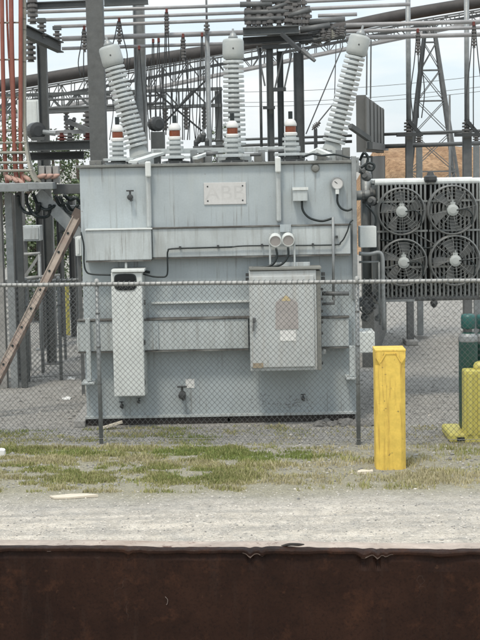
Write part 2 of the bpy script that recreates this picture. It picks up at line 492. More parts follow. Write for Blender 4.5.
# ------------------------------------------------------------------ foreground steel wall
def steel_wall():
    mt, nt, bs = new_mat('dark_brown_rusty_steel')
    v = coords(nt)
    n1 = noise_n(nt, v, 3.0, 6, .65); n2 = noise_n(nt, v, 28, 5, .7)
    vs_ = coords(nt, (7, 7, 1.2)); n3 = noise_n(nt, vs_, 2.2, 6, .7)
    c = mixc(nt, ramp(nt, n1, [(0.3, 0), (0.72, 1)]), (0.012, 0.0054, 0.0038), (0.034, 0.0155, 0.0098))
    c = mixc(nt, ramp(nt, n3, [(0.56, 0), (0.72, .55)]), c, (0.034, 0.021, 0.016))
    c = mixc(nt, ramp(nt, n2, [(0.64, 0), (0.74, .6)]), c, (0.075, 0.04, 0.025))
    n5 = noise_n(nt, v, 7, 7, .75)
    c = mixc(nt, ramp(nt, n5, [(0.54, 0), (0.66, .7)]), c, (0.050, 0.0215, 0.012))
    c = mixc(nt, ramp(nt, noise_n(nt, v, 90, 3, .6), [(0.3, .5), (0.5, 0)]), c, (0.006, 0.0035, 0.003))
    # thin scratches
    wv = nd(nt, 'ShaderNodeTexVoronoi', Scale=3.2, feature='DISTANCE_TO_EDGE')
    mpn = nt.nodes.new('ShaderNodeMapping'); mpn.inputs['Rotation'].default_value = (0.3, 0.5, 0.2)
    nt.links.new(v, mpn.inputs[0])
    dsn = nd(nt, 'ShaderNodeTexNoise', Scale=2.0, Detail=5); nt.links.new(v, dsn.inputs['Vector'])
    ad = nd(nt, 'ShaderNodeVectorMath', operation='ADD'); nt.links.new(mpn.outputs[0], ad.inputs[0]); nt.links.new(dsn.outputs['Color'], ad.inputs[1])
    nt.links.new(ad.outputs[0], wv.inputs['Vector'])
    sc = ramp(nt, wv.outputs['Distance'], [(0.0, 0.16), (0.005, 0.0)])
    gate = ramp(nt, noise_n(nt, v, 5, 3), [(0.56, 0), (0.66, 1)])
    c = mixc(nt, mixc(nt, 1.0, sc, gate, 'MULTIPLY'), c, (0.17, 0.13, 0.11))
    nt.links.new(c, bs.inputs['Base Color'])
    nt.links.new(ramp(nt, n2, [(0.3, .42), (0.7, .7)]), bs.inputs['Roughness'])
    bs.inputs['Specular IOR Level'].default_value = .12
    bump(nt, bs, n5, .5, .006)
    dust = M_('dusty_steel_top', (0.38, 0.315, 0.265), 0.75, var=0.3, scale=9, dirt=(0.20, 0.135, 0.10), dirt_amt=0.9, spots=(0.10, 0.05, 0.035), spot_th=.6, bmp=.4)
    prof = [(.13, -.12, 1), (.13, -.004, 1), (.10, 0, 1), (.06, .001, 1), (.022, .001, 1), (.002, -.001, 0), (-.008, -.003, 0), (-.012, -.007, 0), (-.012, -.0155, 0),
            (-.0105, -.0185, 0), (-.005, -.0195, 0), (.006, -.021, 0), (.004, -.032, 0), (0, -.05, 0), (0, -.09, 0), (0, -.15, 0), (0, -.22, 0), (0, -.3, 0), (0, -.45, 0), (0, -.7, 0), (0, -1.2, 0), (0, -2.195, 0),
            (.05, -2.195, 0), (.05, -.12, 0)]
    worn_highlight = M_('worn_highlight_edge', (0.13, 0.095, 0.08), 0.4, var=0.3, scale=12)  # pale worn paint that also paints the highlight along the lip's lower edge
    n = len(prof)
    ZT = P(240, 548.5, 5.99).z
    mb = MB()
    xs = [-3.2 + i * .008 for i in range(801)]
    dents = [(P(250, 556, 6).x, .013, .020, .5), (P(262, 556, 6).x, .012, .012, .3), (P(362, 556, 6).x, .02, .018, .8), (P(376, 556, 6).x, .012, .021, .8), (P(384, 556, 6).x, .012, .012, .4), (P(60, 552, 6).x, .06, -.004, .1), (P(128, 552, 6).x, .015, .009, .3), (P(300, 552, 6).x, .06, .006, .3), (P(440, 552, 6).x, .08, .005, .4)]
    vs, fs, mi = [], [], []
    for x in xs:
        yb = 5.99 - (x / .96) * .10
        low = .005 * noise.noise(V((x * 2.3, 0, 0))) + .003 * noise.noise(V((x * 7, 2, 0)))
        lip = .006 * noise.noise(V((x * 4.0, 5, 0))) + .004 * noise.noise(V((x * 17, 7, 0))) + .003 * noise.noise(V((x * 55, 9, 0)))
        dr = 0.0; back = 0.0
        for dx, wd, dz, bk in dents:
            g = math.exp(-((x - dx) / wd) ** 2)
            dr += dz * g; back += bk * .02 * g
        for k, (py, pz, dm) in enumerate(prof):
            y, z = py, pz
            if k < 5:
                z += low - (dr * .25 if k > 2 else 0)
                if k == 4: y += .014 * noise.noise(V((x * 5, 1, 0))) + .010 * noise.noise(V((x * 21, 4, 0)))
            elif k < 12:
                f = (k - 4) / 7
                z += low - dr * (.35 + .65 * f) - lip * f; y += -.4 * lip - .25 * dr * f
            elif k < 14:
                z += low - dr * .3; y += back
            if 13 <= k < 22:
                y += .006 * noise.noise(V((x * 1.7, pz * 2.1, 3))) + .003 * noise.noise(V((x * 6, pz * 6, 8)))
            vs.append((x, yb + y, ZT + z))
    for i in range(len(xs) - 1):
        for k in range(n):
            k2 = (k + 1) % n
            fs.append((i * n + k, i * n + k2, (i + 1) * n + k2, (i + 1) * n + k))
            xm = xs[i]
            wn = noise.noise(V((xm * 3.1, 11, 0))) + .6 * noise.noise(V((xm * 19, 12, 0))) + 1.2 * math.exp(-((xm - dents[0][0]) / .05) ** 2) + 1.2 * math.exp(-((xm - dents[3][0]) / .06) ** 2)
            mi.append(1 if k < 4 else 2 if (k in (9, 10) and wn > .12) or (k == 8 and wn > .55) else 0)
    fs.append(tuple(range(n))[::-1]); mi.append(0)
    fs.append(tuple((len(xs) - 1) * n + k for k in range(n))); mi.append(0)
    mb.v = [V(p) for p in vs]; mb.f = fs; mb.mi = mi
    o = mb.build('steel_wall', [mt, dust, worn_highlight], smooth=False)
    tag(o, 'long dark brown scratched steel wall with dented dusty top lip in the foreground', 'steel wall')
    # small drain hole plates / marks
    for px, py in ((460, 631), (2, 612)):
        pass
    def wy(x, up=.004): return 5.99 - (x / .96) * .10 - up
    for pts, r, mt_ in (([(165, 598), (167.5, 601), (167, 605), (166, 606)], .0016, 'ladderdk'),):
        q = [P(x, y, 6) for x, y in pts]
        MB().tube(curve([V((p.x, wy(p.x, .006), p.z)) for p in q], 4), r, 5).build('scar', mt_, o, smooth=True)
    b1 = P(293, 548, 5.97)
    MB().tube(curve([V((b1.x - .045, 6.01, ZT)), V((b1.x - .015, 5.995, ZT + .012)), V((b1.x + .02, 6.0, ZT + .010)), V((b1.x + .045, 6.02, ZT + .001))], 5), .006, 6).build('torn_flap', 'timber', o, smooth=True)
    return o
steel_wall()

# ------------------------------------------------------------------ transformer
YT = 21.25
PXM = YT / F_PX
TR = thing('power_transformer', 'big grey-blue power transformer with white cabinets, three tall bushings and four radiator fans', 'transformer', (P(219, 416, YT).x, 23.0, 0))
tl, tr_ = P(83, 291, YT).x, P(355, 291, YT).x
tz0, tz1 = P(219, 415.5, YT).z, P(219, 165.5, YT).z
TB = 24.7
MB().box(tl, tr_, YT, TB, tz0, tz1).build('tank', 'tank', TR, bevel=.012)
MB().box(tl - .05, tr_ + .05, YT - .06, TB + .05, tz1 + .002, tz1 + .04).build('cover', 'cover', TR, bevel=.006)
MB().box(tl - .02, tr_ + .02, YT - .05, YT - .003, tz0 - .01, tz0 + .03).build('base_rim', 'band', TR, bevel=.005)
# bands
def band(px0, py0, px1, py1, dep, name='stiffener_band', lip='pale', mat='band'):
    mb = MB().pbox(px0, py0, px1, py1, YT - dep, YT - .002)
    o = mb.build(name, mat, TR, bevel=.012)
    if lip:
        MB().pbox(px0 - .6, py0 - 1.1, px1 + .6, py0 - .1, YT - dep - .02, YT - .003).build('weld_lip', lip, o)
    MB().pbox(px0 + .2, py1 + .1, px1 - .2, py1 + 1.3, YT - dep - .012, YT - .003).build('shade_strip', 'grime_shade', o)  # dark strip: shade under the band put into colour, with some grime
    return o
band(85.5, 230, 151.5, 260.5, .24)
band(152.2, 227, 350.5, 256, .15, lip='grime_shade')
band(77, 320, 249, 350.5, .20, lip='grime_shade')
band(321, 318, 349, 347, .16, lip='grime_shade')
MB().pbox(77, 326, 85, 347, YT - .1, YT + .5).build('jacking_bracket', 'pale', TR, bevel=.01)
MB().pbox(358, 332, 375, 353, YT + .1, YT + .6).build('jacking_bracket', 'pale', TR, bevel=.01)
# thin horizontal ledge lines
MB().pbox(151, 301.2, 250, 303, YT - .05, YT - .003).build('ledge', 'pale', TR)
# vertical stiffeners / lifting lugs
for x, y0, y1 in ((148.5, 163, 228), (278.5, 158.5, 222)):
    mb = MB().pbox(x - 2.6, y0 + 2, x + 2.6, y1, YT - .09, YT - .003)
    o = mb.build('stiffener', 'band', TR, bevel=.03)
    mb = MB().pbox(x - 3.4, y0 - 1.5, x + 2.4, y0 + 14, YT - .14, YT - .092)
    mb.build('lifting_lug', 'pale', o, bevel=.02)
MB().pbox(352.3, 156.5, 357, 300, YT - .08, YT + .1).build('corner_angle', 'galv', TR, bevel=.008)
# jacking legs
for x0, x1, y0, y1 in ((86, 90.5, 318, 382), (349.5, 355.5, 346, 377)):
    mb = MB().pbox(x0, y0, x1, y1, YT - .3, YT - .202)
    p = P((x0 + x1) / 2, y1, YT - .3)
    mb.box(p.x - .09, p.x + .09, YT - .36, YT - .003, p.z - .03, p.z - .001)
    mb.build('jacking_leg', 'band', TR, bevel=.006)
# tall pale cabinet
c1 = MB().pbox(112.5, 272, 143.5, 397.5, YT - .42, YT - .002).build('tall_cabinet', 'pale', TR, bevel=.012)
MB().pbox(111.2, 269.5, 144.5, 272.2, YT - .46, YT - .003).build('roof_plate', 'pale', c1, bevel=.006)
q = P(125.3, 282, YT - .425)
win = [(q.x + .14 * math.copysign(abs(math.cos(a)) ** .45, math.cos(a)), q.z + .102 * math.copysign(abs(math.sin(a)) ** .5, math.sin(a))) for a in [i * 2 * math.pi / 32 for i in range(32)]]
win2 = [(q.x + (x - q.x) * 1.12, q.z + (z - q.z) * 1.14) for x, z in win]
MB().prism(win2, YT - .432, YT - .4215).build('window_gasket', 'black', c1)
MB().prism(win, YT - .436, YT - .4325).build('window', 'glass', c1)
for zpy in (300, 340, 380):
    MB().pbox(143.8, zpy, 145.4, zpy + 5, YT - .40, YT - .36).build('hinge', 'dark', c1)
MB().pbox(144, 274, 146.2, 396, YT - .12, YT - .003).build('cabinet_frame', 'band', c1)
MB().tube([P(126, 269, YT - .2), P(126, 262, YT - .2)], .018).build('conduit_stub', 'pale', c1, smooth=True)
def px_poly(pts, Y):
    return [(P(x, y, Y).x, P(x, y, Y).z) for x, y in pts]
# valve with label
def valve(px, py, s=1.0, Yf=YT):
    p = P(px, py, Yf)
    mb = MB().lathe(V((p.x, Yf - .002, p.z)), (0, -1, 0), [(.05 * s, 0), (.05 * s, .02), (.03 * s, .03), (.03 * s, .12 * s), (.055 * s, .13 * s), (.055 * s, .16 * s), (.02 * s, .17 * s)], 12)
    mb.tube([p + V((0, -.1 * s, 0)), p + V((0, -.1 * s, .11 * s))], .018 * s, 8)
    mb.tube([p + V((-.07 * s, -.1 * s, .12 * s)), p + V((.07 * s, -.1 * s, .12 * s))], .014 * s, 8)
    mb.tube([p + V((0, -.12 * s, 0)), p + V((.03 * s, -.14 * s, -.07 * s))], .028 * s, 8)
    return mb.build('valve', 'dark', TR, smooth=False)
valve(182.5, 394); valve(130.5, 197, .75); valve(122, 405.5, .5); valve(139, 401, .4)
valve(303, 398, .5)
MB().pbox(185.5, 379, 194.5, 388, YT - .006, YT - .002).build('tag_plate', 'whitepaper', TR)
st_ = MB()
for k in range(150):
    x, y = random.gauss(283, 16), random.gauss(404, 4)
    if 384 < y < 413:
        r = random.uniform(.2, .8)
        st_.prism(px_poly([(x + r * 1.5 * math.cos(t) * random.uniform(.5, 1), y + r * math.sin(t) * random.uniform(.5, 1)) for t in [i * .9 for i in range(7)]], YT)[::-1], YT - .0012 - k * .00001, YT - .0005)
st_.build('dirt_stain', 'stain', TR)['kind'] = 'stuff'
# nameplate with raised maker's letters
np_ = MB().pbox(204, 182.5, 246, 204.3, YT - .018, YT - .002).build('nameplate', 'plate', TR, bevel=.004)
for x, y in ((207.5, 186.5), (242.5, 185.7), (207.8, 201), (242.7, 200.2)):
    p = P(x, y, YT - .018)
    MB().lathe(p, (0, -1, 0), [(.012, 0), (.012, .004), (.006, .007)], 8).build('screw', 'dark', np_)
fc = bpy.data.curves.new('lettering', 'FONT'); fc.body = 'ABB'; fc.size = .30; fc.align_x = 'CENTER'; fc.align_y = 'CENTER'; fc.extrude = .0006; fc.offset = .0
fo = bpy.data.objects.new('lettering', fc); C.objects.link(fo)
bpy.context.view_layer.update()
fm = bpy.data.meshes.new_from_object(fo.evaluated_get(bpy.context.evaluated_depsgraph_get()))
bpy.data.objects.remove(fo)
fm.materials.clear(); fm.materials.append(MT['plate_txt'])
lo = bpy.data.objects.new('lettering', fm); C.objects.link(lo); lo.parent = np_
lo.rotation_euler = (math.radians(90), 0, 0); lo.location = V((0, -.0082, 0)); lo.scale = (1.05, .95, 1)
# control cabinet
YC = YT - .55
c2 = MB().pbox(249.5, 270, 317, 371.5, YC, YT - .21).build('control_cabinet', 'cab', TR, bevel=.012)
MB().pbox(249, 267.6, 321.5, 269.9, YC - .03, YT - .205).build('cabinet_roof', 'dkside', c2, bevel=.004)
dr = MB().pbox(250.5, 275.5, 314.5, 368, YC - .025, YC - .002).build('door', 'cab', c2, bevel=.008)
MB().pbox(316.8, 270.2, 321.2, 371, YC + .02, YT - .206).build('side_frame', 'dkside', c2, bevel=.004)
mb = MB()
for y in (288, 298, 310, 321, 332, 347, 362):
    mb.pbox(320.5, y, 323.2, y + 2.6, YC + .05, YC + .1)
mb.each('hinge', 'dark', c2)
for y in (272.5, 277):
    MB().pbox(321.4, y, 325, y + 3.4, YC + .05, YC + .12).build('latch', 'dark', c2)
    MB().pbox(245.6, y + 1, 249, y + 4, YC + .05, YC + .12).build('latch', 'dark', c2)
MB().pbox(319, 350, 326, 354, YC + .08, YC + .16).build('bracket', 'galv', c2)
hb = MB().pbox(252.6, 318, 255.8, 322, YC - .07, YC - .026)
hb.bar(P(253.8, 322, YC - .06), P(253.2, 331, YC - .06), .03, .025)
hb.build('handle', 'galvdk', dr, bevel=.004)
YD = YC - .025
MB().prism(px_poly([(275.5, 329.5), (275.5, 303), (281, 297.5), (285, 295.8), (290, 297.5), (297.5, 302.5), (298.5, 329)], YD - .004)[::-1], YD - .006, YD - .001).build('faded_notice', 'signbg', dr)
MB().prism(px_poly([(281.5, 301), (285, 295), (288.5, 297.2), (290.5, 300.8)], YD - .008)[::-1], YD - .009, YD - .0065).build('warning_mark', 'signyel', dr)
MB().pbox(280, 330.2, 296, 341, YD - .006, YD - .001).build('white_notice', 'whitepaper', dr)
MB().pbox(253, 363, 263.5, 368, YD - .005, YD - .001).build('sticker', 'tan', dr)
# gauge frame above the control cabinet
YG = YT - .33
mb = MB()
for x in (270, 294.5):
    mb.pbox(x - .9, 233.5, x + .9, 268, YG, YG + .05)
mb.pbox(269, 244.5, 295.5, 246.5, YG + .01, YG + .045)
mb.pbox(272, 262.5, 310, 267.5, YG + .02, YG + .1)
fr = mb.build('gauge_frame', 'band', TR, bevel=.003)
def gauge(px, py, r, Yf, dep, body, face, parent=TR, tilt=(0, -1, .0)):
    p = P(px, py, Yf)
    o = MB().lathe(p, tilt, [(r * .8, -dep), (r, -dep * .8), (r, .0), (r * .97, .012), (r * .86, .014), (r * .84, .004)], 24).build('gauge', body, parent, smooth=False)
    MB().lathe(p, tilt, [(r * .83, .002), (r * .83, .0055)], 24).build('dial', face, o)
    return o
gauge(275.3, 241, .088, YG - .04, .12, 'pale', 'signbg', tilt=(0, -1, -.25))
gauge(288.3, 240.4, .088, YG - .04, .12, 'pale', 'signbg', tilt=(0, -1, -.25))
g3 = gauge(337.3, 183.4, .092, YT - .12, .11, 'galv', 'plate')
MB().bar(P(337.3, 183.4, YT - .127), P(334.6, 181.4, YT - .127), .008).build('needle', 'black', g3)
MB().pbox(335.6, 189.5, 339, 194, YT - .16, YT - .06).build('gauge_neck', 'pale', g3)
p = P(315.3, 168, YT)
MB().lathe(p, (0, -1, 0), [(.062, -.01), (.062, .02), (.045, .03), (.045, .05), (.02, .055)], 16).build('plug', 'cover', TR)
jb = MB().pbox(293, 188, 307.5, 201, YT - .16, YT - .002).build('junction_box', 'band', TR, bevel=.006)
MB().pbox(292.4, 187.2, 308.2, 190, YT - .18, YT - .161).build('lid', 'pale', jb)
def cable(pts, r=.014, name='cable', mat='black', parent=TR, Y=YT - .08, n=6):
    pp = [P(a[0], a[1], (a[2] if len(a) > 2 else Y)) for a in pts]
    return MB().tube(curve(pp, n), r, 6).build(name, mat, parent, smooth=True)
cable([(302, 201), (302.5, 209), (306, 215), (312, 219), (322, 221), (332, 218.5)], .018)
MB().tube([P(333, 217, YT - .2), P(333.6, 300, YT - .2)], .020, 8).build('conduit', 'galv', TR, smooth=True)
MB().tube([P(322, 293.5, YT - .22), P(349, 293.5, YT - .22)], .03, 8).build('conduit', 'galvdk', TR, smooth=True)
MB().tube([P(322, 304, YT - .22), P(334, 303.5, YT - .22), P(334, 297, YT - .22)], .02, 8).build('conduit', 'galvdk', TR, smooth=True)
cable([(337.5, 194), (337.5, 202), (341, 208), (347, 210.5), (352, 209)], .017)
cable([(231, 247), (250, 245.8), (330, 245), (341, 242), (347, 232), (350, 223), (353, 220)], .011, Y=YT - .19)
cable([(143, 274), (152, 276.3), (160, 277), (166, 276.2), (167.6, 271), (167.4, 258), (168, 251), (172, 248.8), (200, 247.8), (232, 247)], .013, Y=YT - .19)
cable([(143, 271), (150, 272.4)], .02, Y=YT - .06)
cable([(81, 232), (83.8, 246), (84, 262), (86, 271), (92, 274.2), (112, 275)], .013, Y=YT - .28)
cable([(276, 248), (277, 256), (273, 264), (264, 267.3), (252, 268)], .018, Y=YG - .03)
cable([(288, 247), (288, 256), (282, 264), (272, 266.8)], .018, Y=YG - .06)
# small clamps on conduits
mb = MB()
for x, y in ((180, 247.6), (218, 246.4), (262, 245.2), (313, 244.6), (337, 237)):
    mb.pbox(x - 1, y - 1.2, x + 1, y + 1.2, YT - .215, YT - .152)
mb.each('cable_clamp', 'dark', TR)
MB().pbox(153.5, 322.5, 158.5, 349.5, YT - .225, YT - .203).build('rib', 'tank', TR)
MB().pbox(70 + 210, 224.5, 291, 232, YT - .19, YT - .152).build('lug_plate', 'tank', TR)

# bushings on the cover
ZC = tz1 + .04
def hv_bushing(px_b, py_b, px_h, py_h, Yb):
    """px_b base centre of sheds, px_h bottom centre of the head"""
    a, h = P(px_b, py_b, Yb), P(px_h, py_h, Yb)
    d = (h - a); L = d.length; d.normalize()
    nsh = 18
    o = MB().lathe(a, d, shed_profile(0, nsh, L / nsh, .098, .076, .079), 28).build('bushing', 'porc', TR, smooth=False)
    o['label'] = 'tall grey ribbed bushing'
    r = .165
    MB().lathe(h, d, [(.09, -.02), (r * .86, .0), (r * .98, .03), (r, .08), (r * .98, .26), (r * .90, .292), (r * .7, .305), (.04, .308)], 24).build('oil_head', 'head', o, smooth=True)
    mb = MB().lathe(h + d * .305, d, [(.075, 0), (.07, .035), (.045, .06), (.04, .085), (.018, .09), (.016, .15)], 14)
    mb.build('terminal', 'galv', o, smooth=True)
    MB().lathe(h + d * .15 + V((0, -.163, 0)), (0, -1, 0), [(.012, -.01), (.012, .006)], 8).build('fill_plug', 'dark', o)
    # turret and flange
    MB().lathe(a - d * .16, d, [(.2, 0), (.2, .035), (.15, .04), (.125, .16)], 24).build('flange', 'head', o, smooth=False)
    b0 = a - d * .16
    tb = V((b0.x - d.x * .0, b0.y, ZC))
    if b0.z > ZC + .02:
        MB().lathe(tb, (b0 - tb), [(.26, 0), (.26, max(.02, (b0 - tb).length - .002))], 24).build('turret', 'band', o)
    return o
hv_bushing(137, 147, 114, 65.5, 23.1)
hv_bushing(234.5, 146, 233.3, 59, 23.1)
hv_bushing(333.5, 143, 355.6, 55, 23.1)
def lv_bushing(px, py_top, Yb=22.25):
    """py_top = top of the black stub"""
    s = Yb / F_PX
    t = P(px, py_top, Yb)
    H = t.z - ZC
    o = MB().lathe(V((t.x, Yb, ZC)), (0, 0, 1), [(.2, .0), (.2, .03), (.11, .04), (.105, .07)] + shed_profile(.07, max(2, int(round((H - .36 - .07) / .072))), (H - .36 - .07) / max(2, int(round((H - .36 - .07) / .072))), .085, .082, .042) + [(.07, H - .355)], 20).build('low_voltage_bushing', 'porc', TR)
    zb = V((t.x, Yb, ZC + H - .36))
    MB().lathe(zb, (0, 0, 1), [(.07, 0), (.1, .01), (.1, .04), (.085, .055)], 20).build('lower_cap', 'white', o, smooth=False)
    MB().lathe(zb, (0, 0, 1), [(.078, .055), (.08, .06), (.08, .138), (.078, .142)], 20).build('oil_glass', 'amber', o)
    MB().lathe(zb, (0, 0, 1), [(.085, .143), (.092, .15), (.092, .175), (.075, .215), (.05, .245), (.02, .25)], 20).build('upper_cap', 'white', o, smooth=True)
    MB().lathe(zb, (0, 0, 1), [(.032, .25), (.032, .355), (.028, .36)], 12).build('stud', 'black', o)
    return o
lv_bushing(117, 117, 22.3); lv_bushing(174.3, 115.5, 22.3); lv_bushing(232, 113, 22.3); lv_bushing(290.3, 111.3, 22.3)
# top hardware: mounting plates, bus bar, brackets
mb = MB()
for x0, x1, y0, y1 in ((103, 133, 158.3, 160.8), (161, 190, 156, 158.6), (216, 250, 154.2, 157), (275, 308, 153, 155.6)):
    mb.pbox(x0, y0, x1, y1, 22.0, 22.62)
mb.each('bushing_plate', 'band', TR, bevel=.005)
MB().pbox(152, 147.5, 300, 152.6, 22.6, 22.72).build('top_duct', 'band', TR, bevel=.006)
mb = MB()
for x in (156, 193, 207, 262, 297, 330, 341):
    p = P(x, 152, 22.3)
    mb.box(p.x - .05, p.x + .05, 22.58, 22.75, ZC, p.z + .03)
mb.each('duct_support', 'galv', TR)
mb = MB()
mb.bar(P(133, 162, 21.9), P(160, 153.5, 22.6), .16, .035)
mb.bar(P(318, 150, 22.2), P(332, 156, 22.0), .1, .05)
mb.bar(P(305, 155.5, 22.2), P(320, 149, 22.4), .08, .05)
mb.bar(P(195, 158, 22.0), P(210, 153, 22.4), .08, .04)
mb.each('strut', 'pale', TR)
mb = MB()
for i in range(26):
    p = P(84 + i * 10.6 + random.uniform(-1, 1), 163, YT - .03)
    mb.lathe(V((p.x, YT - .03, ZC)), (0, 0, 1), [(.016, 0), (.016, .012), (.008, .013), (.008, .026)], 6)
mb.each('cover_bolt', 'galvdk', TR)
mb = MB()
for (x, y, w_, h_) in ((322, 152, 9, 6), (346, 152, 7, 9), (200, 156, 10, 4), (258, 155, 8, 5), (96, 162, 12, 3)):
    p = P(x, y, 22.4); mb.box(p.x - w_ * .0075, p.x + w_ * .0075, 22.3, 22.5, ZC, p.z + h_ * .0075)
mb.each('fitting', 'cover', TR, bevel=.006)
for (x, y, ln, r) in ((170, 158, 14, .03), (243, 155, 18, .025), (206, 154, 12, .03), (268, 151, 16, .022)):
    MB().tube([P(x, y, 22.1), P(x + ln, y - .6, 22.1)], r, 8).build('pipe_stub', 'galvdk', TR, smooth=True)
for (x, w_) in ((167, 22), (222, 26), (283, 20)):
    p = P(x, 158, 22.2); MB().box(p.x, p.x + w_ * .0148, 21.95, 22.3, ZC + .002, ZC + .028).build('gasket_plate', 'dark', TR)
cable([(302, 157, 21.9), (312, 154, 21.9), (322, 155.5, 21.8), (336, 154.5, 21.9), (350, 158, 21.8)], .016)
MB().lathe(V((P(157.5, 124, 23.6).x, 23.55, P(157.5, 124, 23.6).z)), (0.75, -1, 0), [(.04, -.14), (.10, -.13), (.115, -.07), (.085, -.04), (.115, 0), (.115, .03), (.07, .05)], 20).build('drive_drum', 'dark', TR)
MB().pbox(151, 132, 164, 158, 23.5, 23.9).build('drum_stand', 'steel', TR)
mb = MB()
for (x, y, r) in ((199, 139, .04), (203, 137, .045), (196, 144, .035), (207, 143, .035)):
    mb.lathe(P(x, y, 23.4), (random.uniform(-.4, .4), -.4, 1), [(r * .5, -.08), (r, -.05), (r, .05), (r * .4, .08)], 10)
mb.pbox(193, 146, 212, 150, 23.3, 23.6)
mb.bar(P(201, 150, 23.4), V((P(201, 150, 23.4).x, 23.4, ZC)), .08)
mb.build('valve_cluster', 'galvdk', TR)

# radiators and fans at the right end
YR = 22.85
def radiator(px0, px1, nf):
    a, b_ = P(px0, 240, YR), P(px1, 240, YR)
    z1, z0 = P(427, 184, YR).z, P(427, 297, YR).z
    mb = MB()
    for i in range(nf):
        x = a.x + (b_.x - a.x) * (i + .5) / nf
        mb.box(x - .012, x + .012, YR, YR + .95, z0, z1)
        mb.tube([(x, YR - .004, z0 + .02), (x, YR - .004, z1 - .02)], .017, 6)
    o = mb.build('radiator', 'fin', TR)
    for z, r, nm in ((z1 + .035, .05, 'top_header'), (z0 - .02, .045, 'bottom_header')):
        h = MB().tube([(a.x - .02, YR + .06, z), (b_.x + .02, YR + .06, z)], r, 10)
        h.tube([(a.x - .02, YR + .85, z), (b_.x + .02, YR + .85, z)], r, 10)
        h.box(a.x - .01, b_.x + .01, YR + .05, YR + .9, z - .02, z + .03)
        h.build(nm, 'pale' if nm[0] == 't' else 'galvdk', o, smooth=False)
    mb = MB()
    for zz in (z0 + .45, z0 + 1.0, z0 + 1.45):
        mb.box(a.x, b_.x, YR - .035, YR - .022, zz, zz + .03)
    mb.each('tie_bar', 'fin', o)
    return o
radiator(377, 427.5, 12); radiator(429, 479.5, 12)
MB().pbox(480, 182, 483, 297, YR - .05, YR + .9).build('end_plate', 'pale', TR)
MB().lathe(P(430.5, 178.5, YR), (0, 0, 1), [(.08, -.06), (.1, -.02), (.1, .03), (.06, .05), (.04, .1)], 10).build('vent_valve', 'dark', TR)
def fan(px, py, r, rot):
    p = P(px, py, YR - .2)
    mb = MB()
    for rr, tr, yy in ((r, .017, 0), (r, .014, .13), (r * .99, .006, -.03), (r * .86, .0035, -.034), (r * .72, .0035, -.036), (r * .58, .0035, -.04), (r * .45, .0035, -.044), (r * .32, .0035, -.046)):
        mb.tube([p + V((rr * math.cos(t), yy, rr * math.sin(t))) for t in [i * 2 * math.pi / 40 for i in range(41)]], tr, 6, cap=False)
    for k in range(8):
        t = k * math.pi / 4 + rot * .2
        mb.tube([p + V((.05 * math.cos(t), -.05, .05 * math.sin(t))), p + V((r * math.cos(t), -.02, r * math.sin(t)))], .006, 5)
    for k in range(24):
        t = k * 2 * math.pi / 24
        mb.tube([p + V((r * math.cos(t), .13, r * math.sin(t))), p + V((r * math.cos(t), 0, r * math.sin(t)))], .005, 4)
    o = mb.build('fan', 'guard', TR, smooth=True)
    for k in range(5):
        t0 = rot + k * 2 * math.pi / 5
        vs, fs = [], []
        for i in range(7):
            f = i / 6; rr = .05 + (r * .9 - .05) * f
            wd = .55 - .12 * f
            for s_, yy in ((-1, .065 - .02 * f), (1, .015 + .02 * f)):
                t = t0 + s_ * wd * (.55 if i else .4) + .25 * f
                for th in (0, .005):
                    vs.append(p + V((rr * math.cos(t), yy + th, rr * math.sin(t))))
        for i in range(6):
            q_ = i * 4
            fs += [(q_, q_ + 2, q_ + 6, q_ + 4), (q_ + 1, q_ + 5, q_ + 7, q_ + 3), (q_, q_ + 4, q_ + 5, q_ + 1), (q_ + 2, q_ + 3, q_ + 7, q_ + 6)]
        fs += [(0, 1, 3, 2), (24, 26, 27, 25)]
        MB().add(vs, fs).build('blade', 'fan', o, smooth=False)
    mo = MB().lathe(p, (0, -1, 0), [(.055, -.12), (.085, -.1), (.092, .03), (.085, .055), (.05, .07), (.02, .072)], 20)
    mo.box(p.x - .035, p.x + .035, p.y - .05, p.y + .05, p.z + .07, p.z + .12)
    mo.tube([p + V((0, 0, .11)), p + V((0, 0, .155))], .02, 8)
    mo.build('motor', 'head', o, smooth=False)
    MB().tube(curve([p + V((.05, -.06, .0)), p + V((.2, -.07, .01)), p + V((.29, -.06, -.08)), p + V((.28, -.04, -.22))], 6), .011, 6).build('lead', 'black', o, smooth=True)
    return o
fan(401.5, 211.5, .35, .2); fan(452.5, 210, .365, .9); fan(403.5, 262.5, .35, 1.3); fan(455, 260.5, .375, .5)
cable([(380, 240), (395, 241), (412, 242), (425, 248), (440, 245), (458, 240), (470, 236)], .014, Y=YR - .08)
MB().tube([P(412, 232, YR - .06), P(440, 247, YR - .06)], .012, 6).build('brace', 'guard', TR, smooth=True)
# pipework between tank and radiators
mb = MB()
mb.tube([P(352, 196, 23.3), P(378, 194, 23.3)], .075, 12)
mb.tube([P(352, 303, 23.3), P(378, 300, 23.3)], .075, 12)
mb.tube([P(366, 158, 23.4), P(367.5, 310, 23.4)], .07, 12)
mb.each('oil_pipe', 'galv', TR, smooth=True)
mb = MB()
for (x, y) in ((363, 196), (371, 195), (364, 303), (371, 301)):
    p = P(x, y, 23.3)
    mb.lathe(p, (1, 0, 0), [(.115, -.018), (.115, .018)], 16)
mb.each('pipe_flange', 'galvdk', TR)
MB().pbox(360, 226.5, 376.5, 247.5, 22.2, 22.55).build('terminal_box', 'pale', TR, bevel=.008)
mb = MB()
mb.tube(curve([P(359, 253.5, 22.2), P(370, 254, 22.2), P(379, 252.5, 22.2), P(382.5, 258, 22.2), P(383, 276, 22.2), P(384, 330, 22.2)], 4), .03, 8)
mb.tube([P(379, 262, 22.25), P(380, 325, 22.25)], .018, 8)
mb.tube([P(359, 262, 22.25), P(379, 262, 22.25)], .016, 8)
mb.build('conduit', 'galv', TR, smooth=True)
mb = MB()
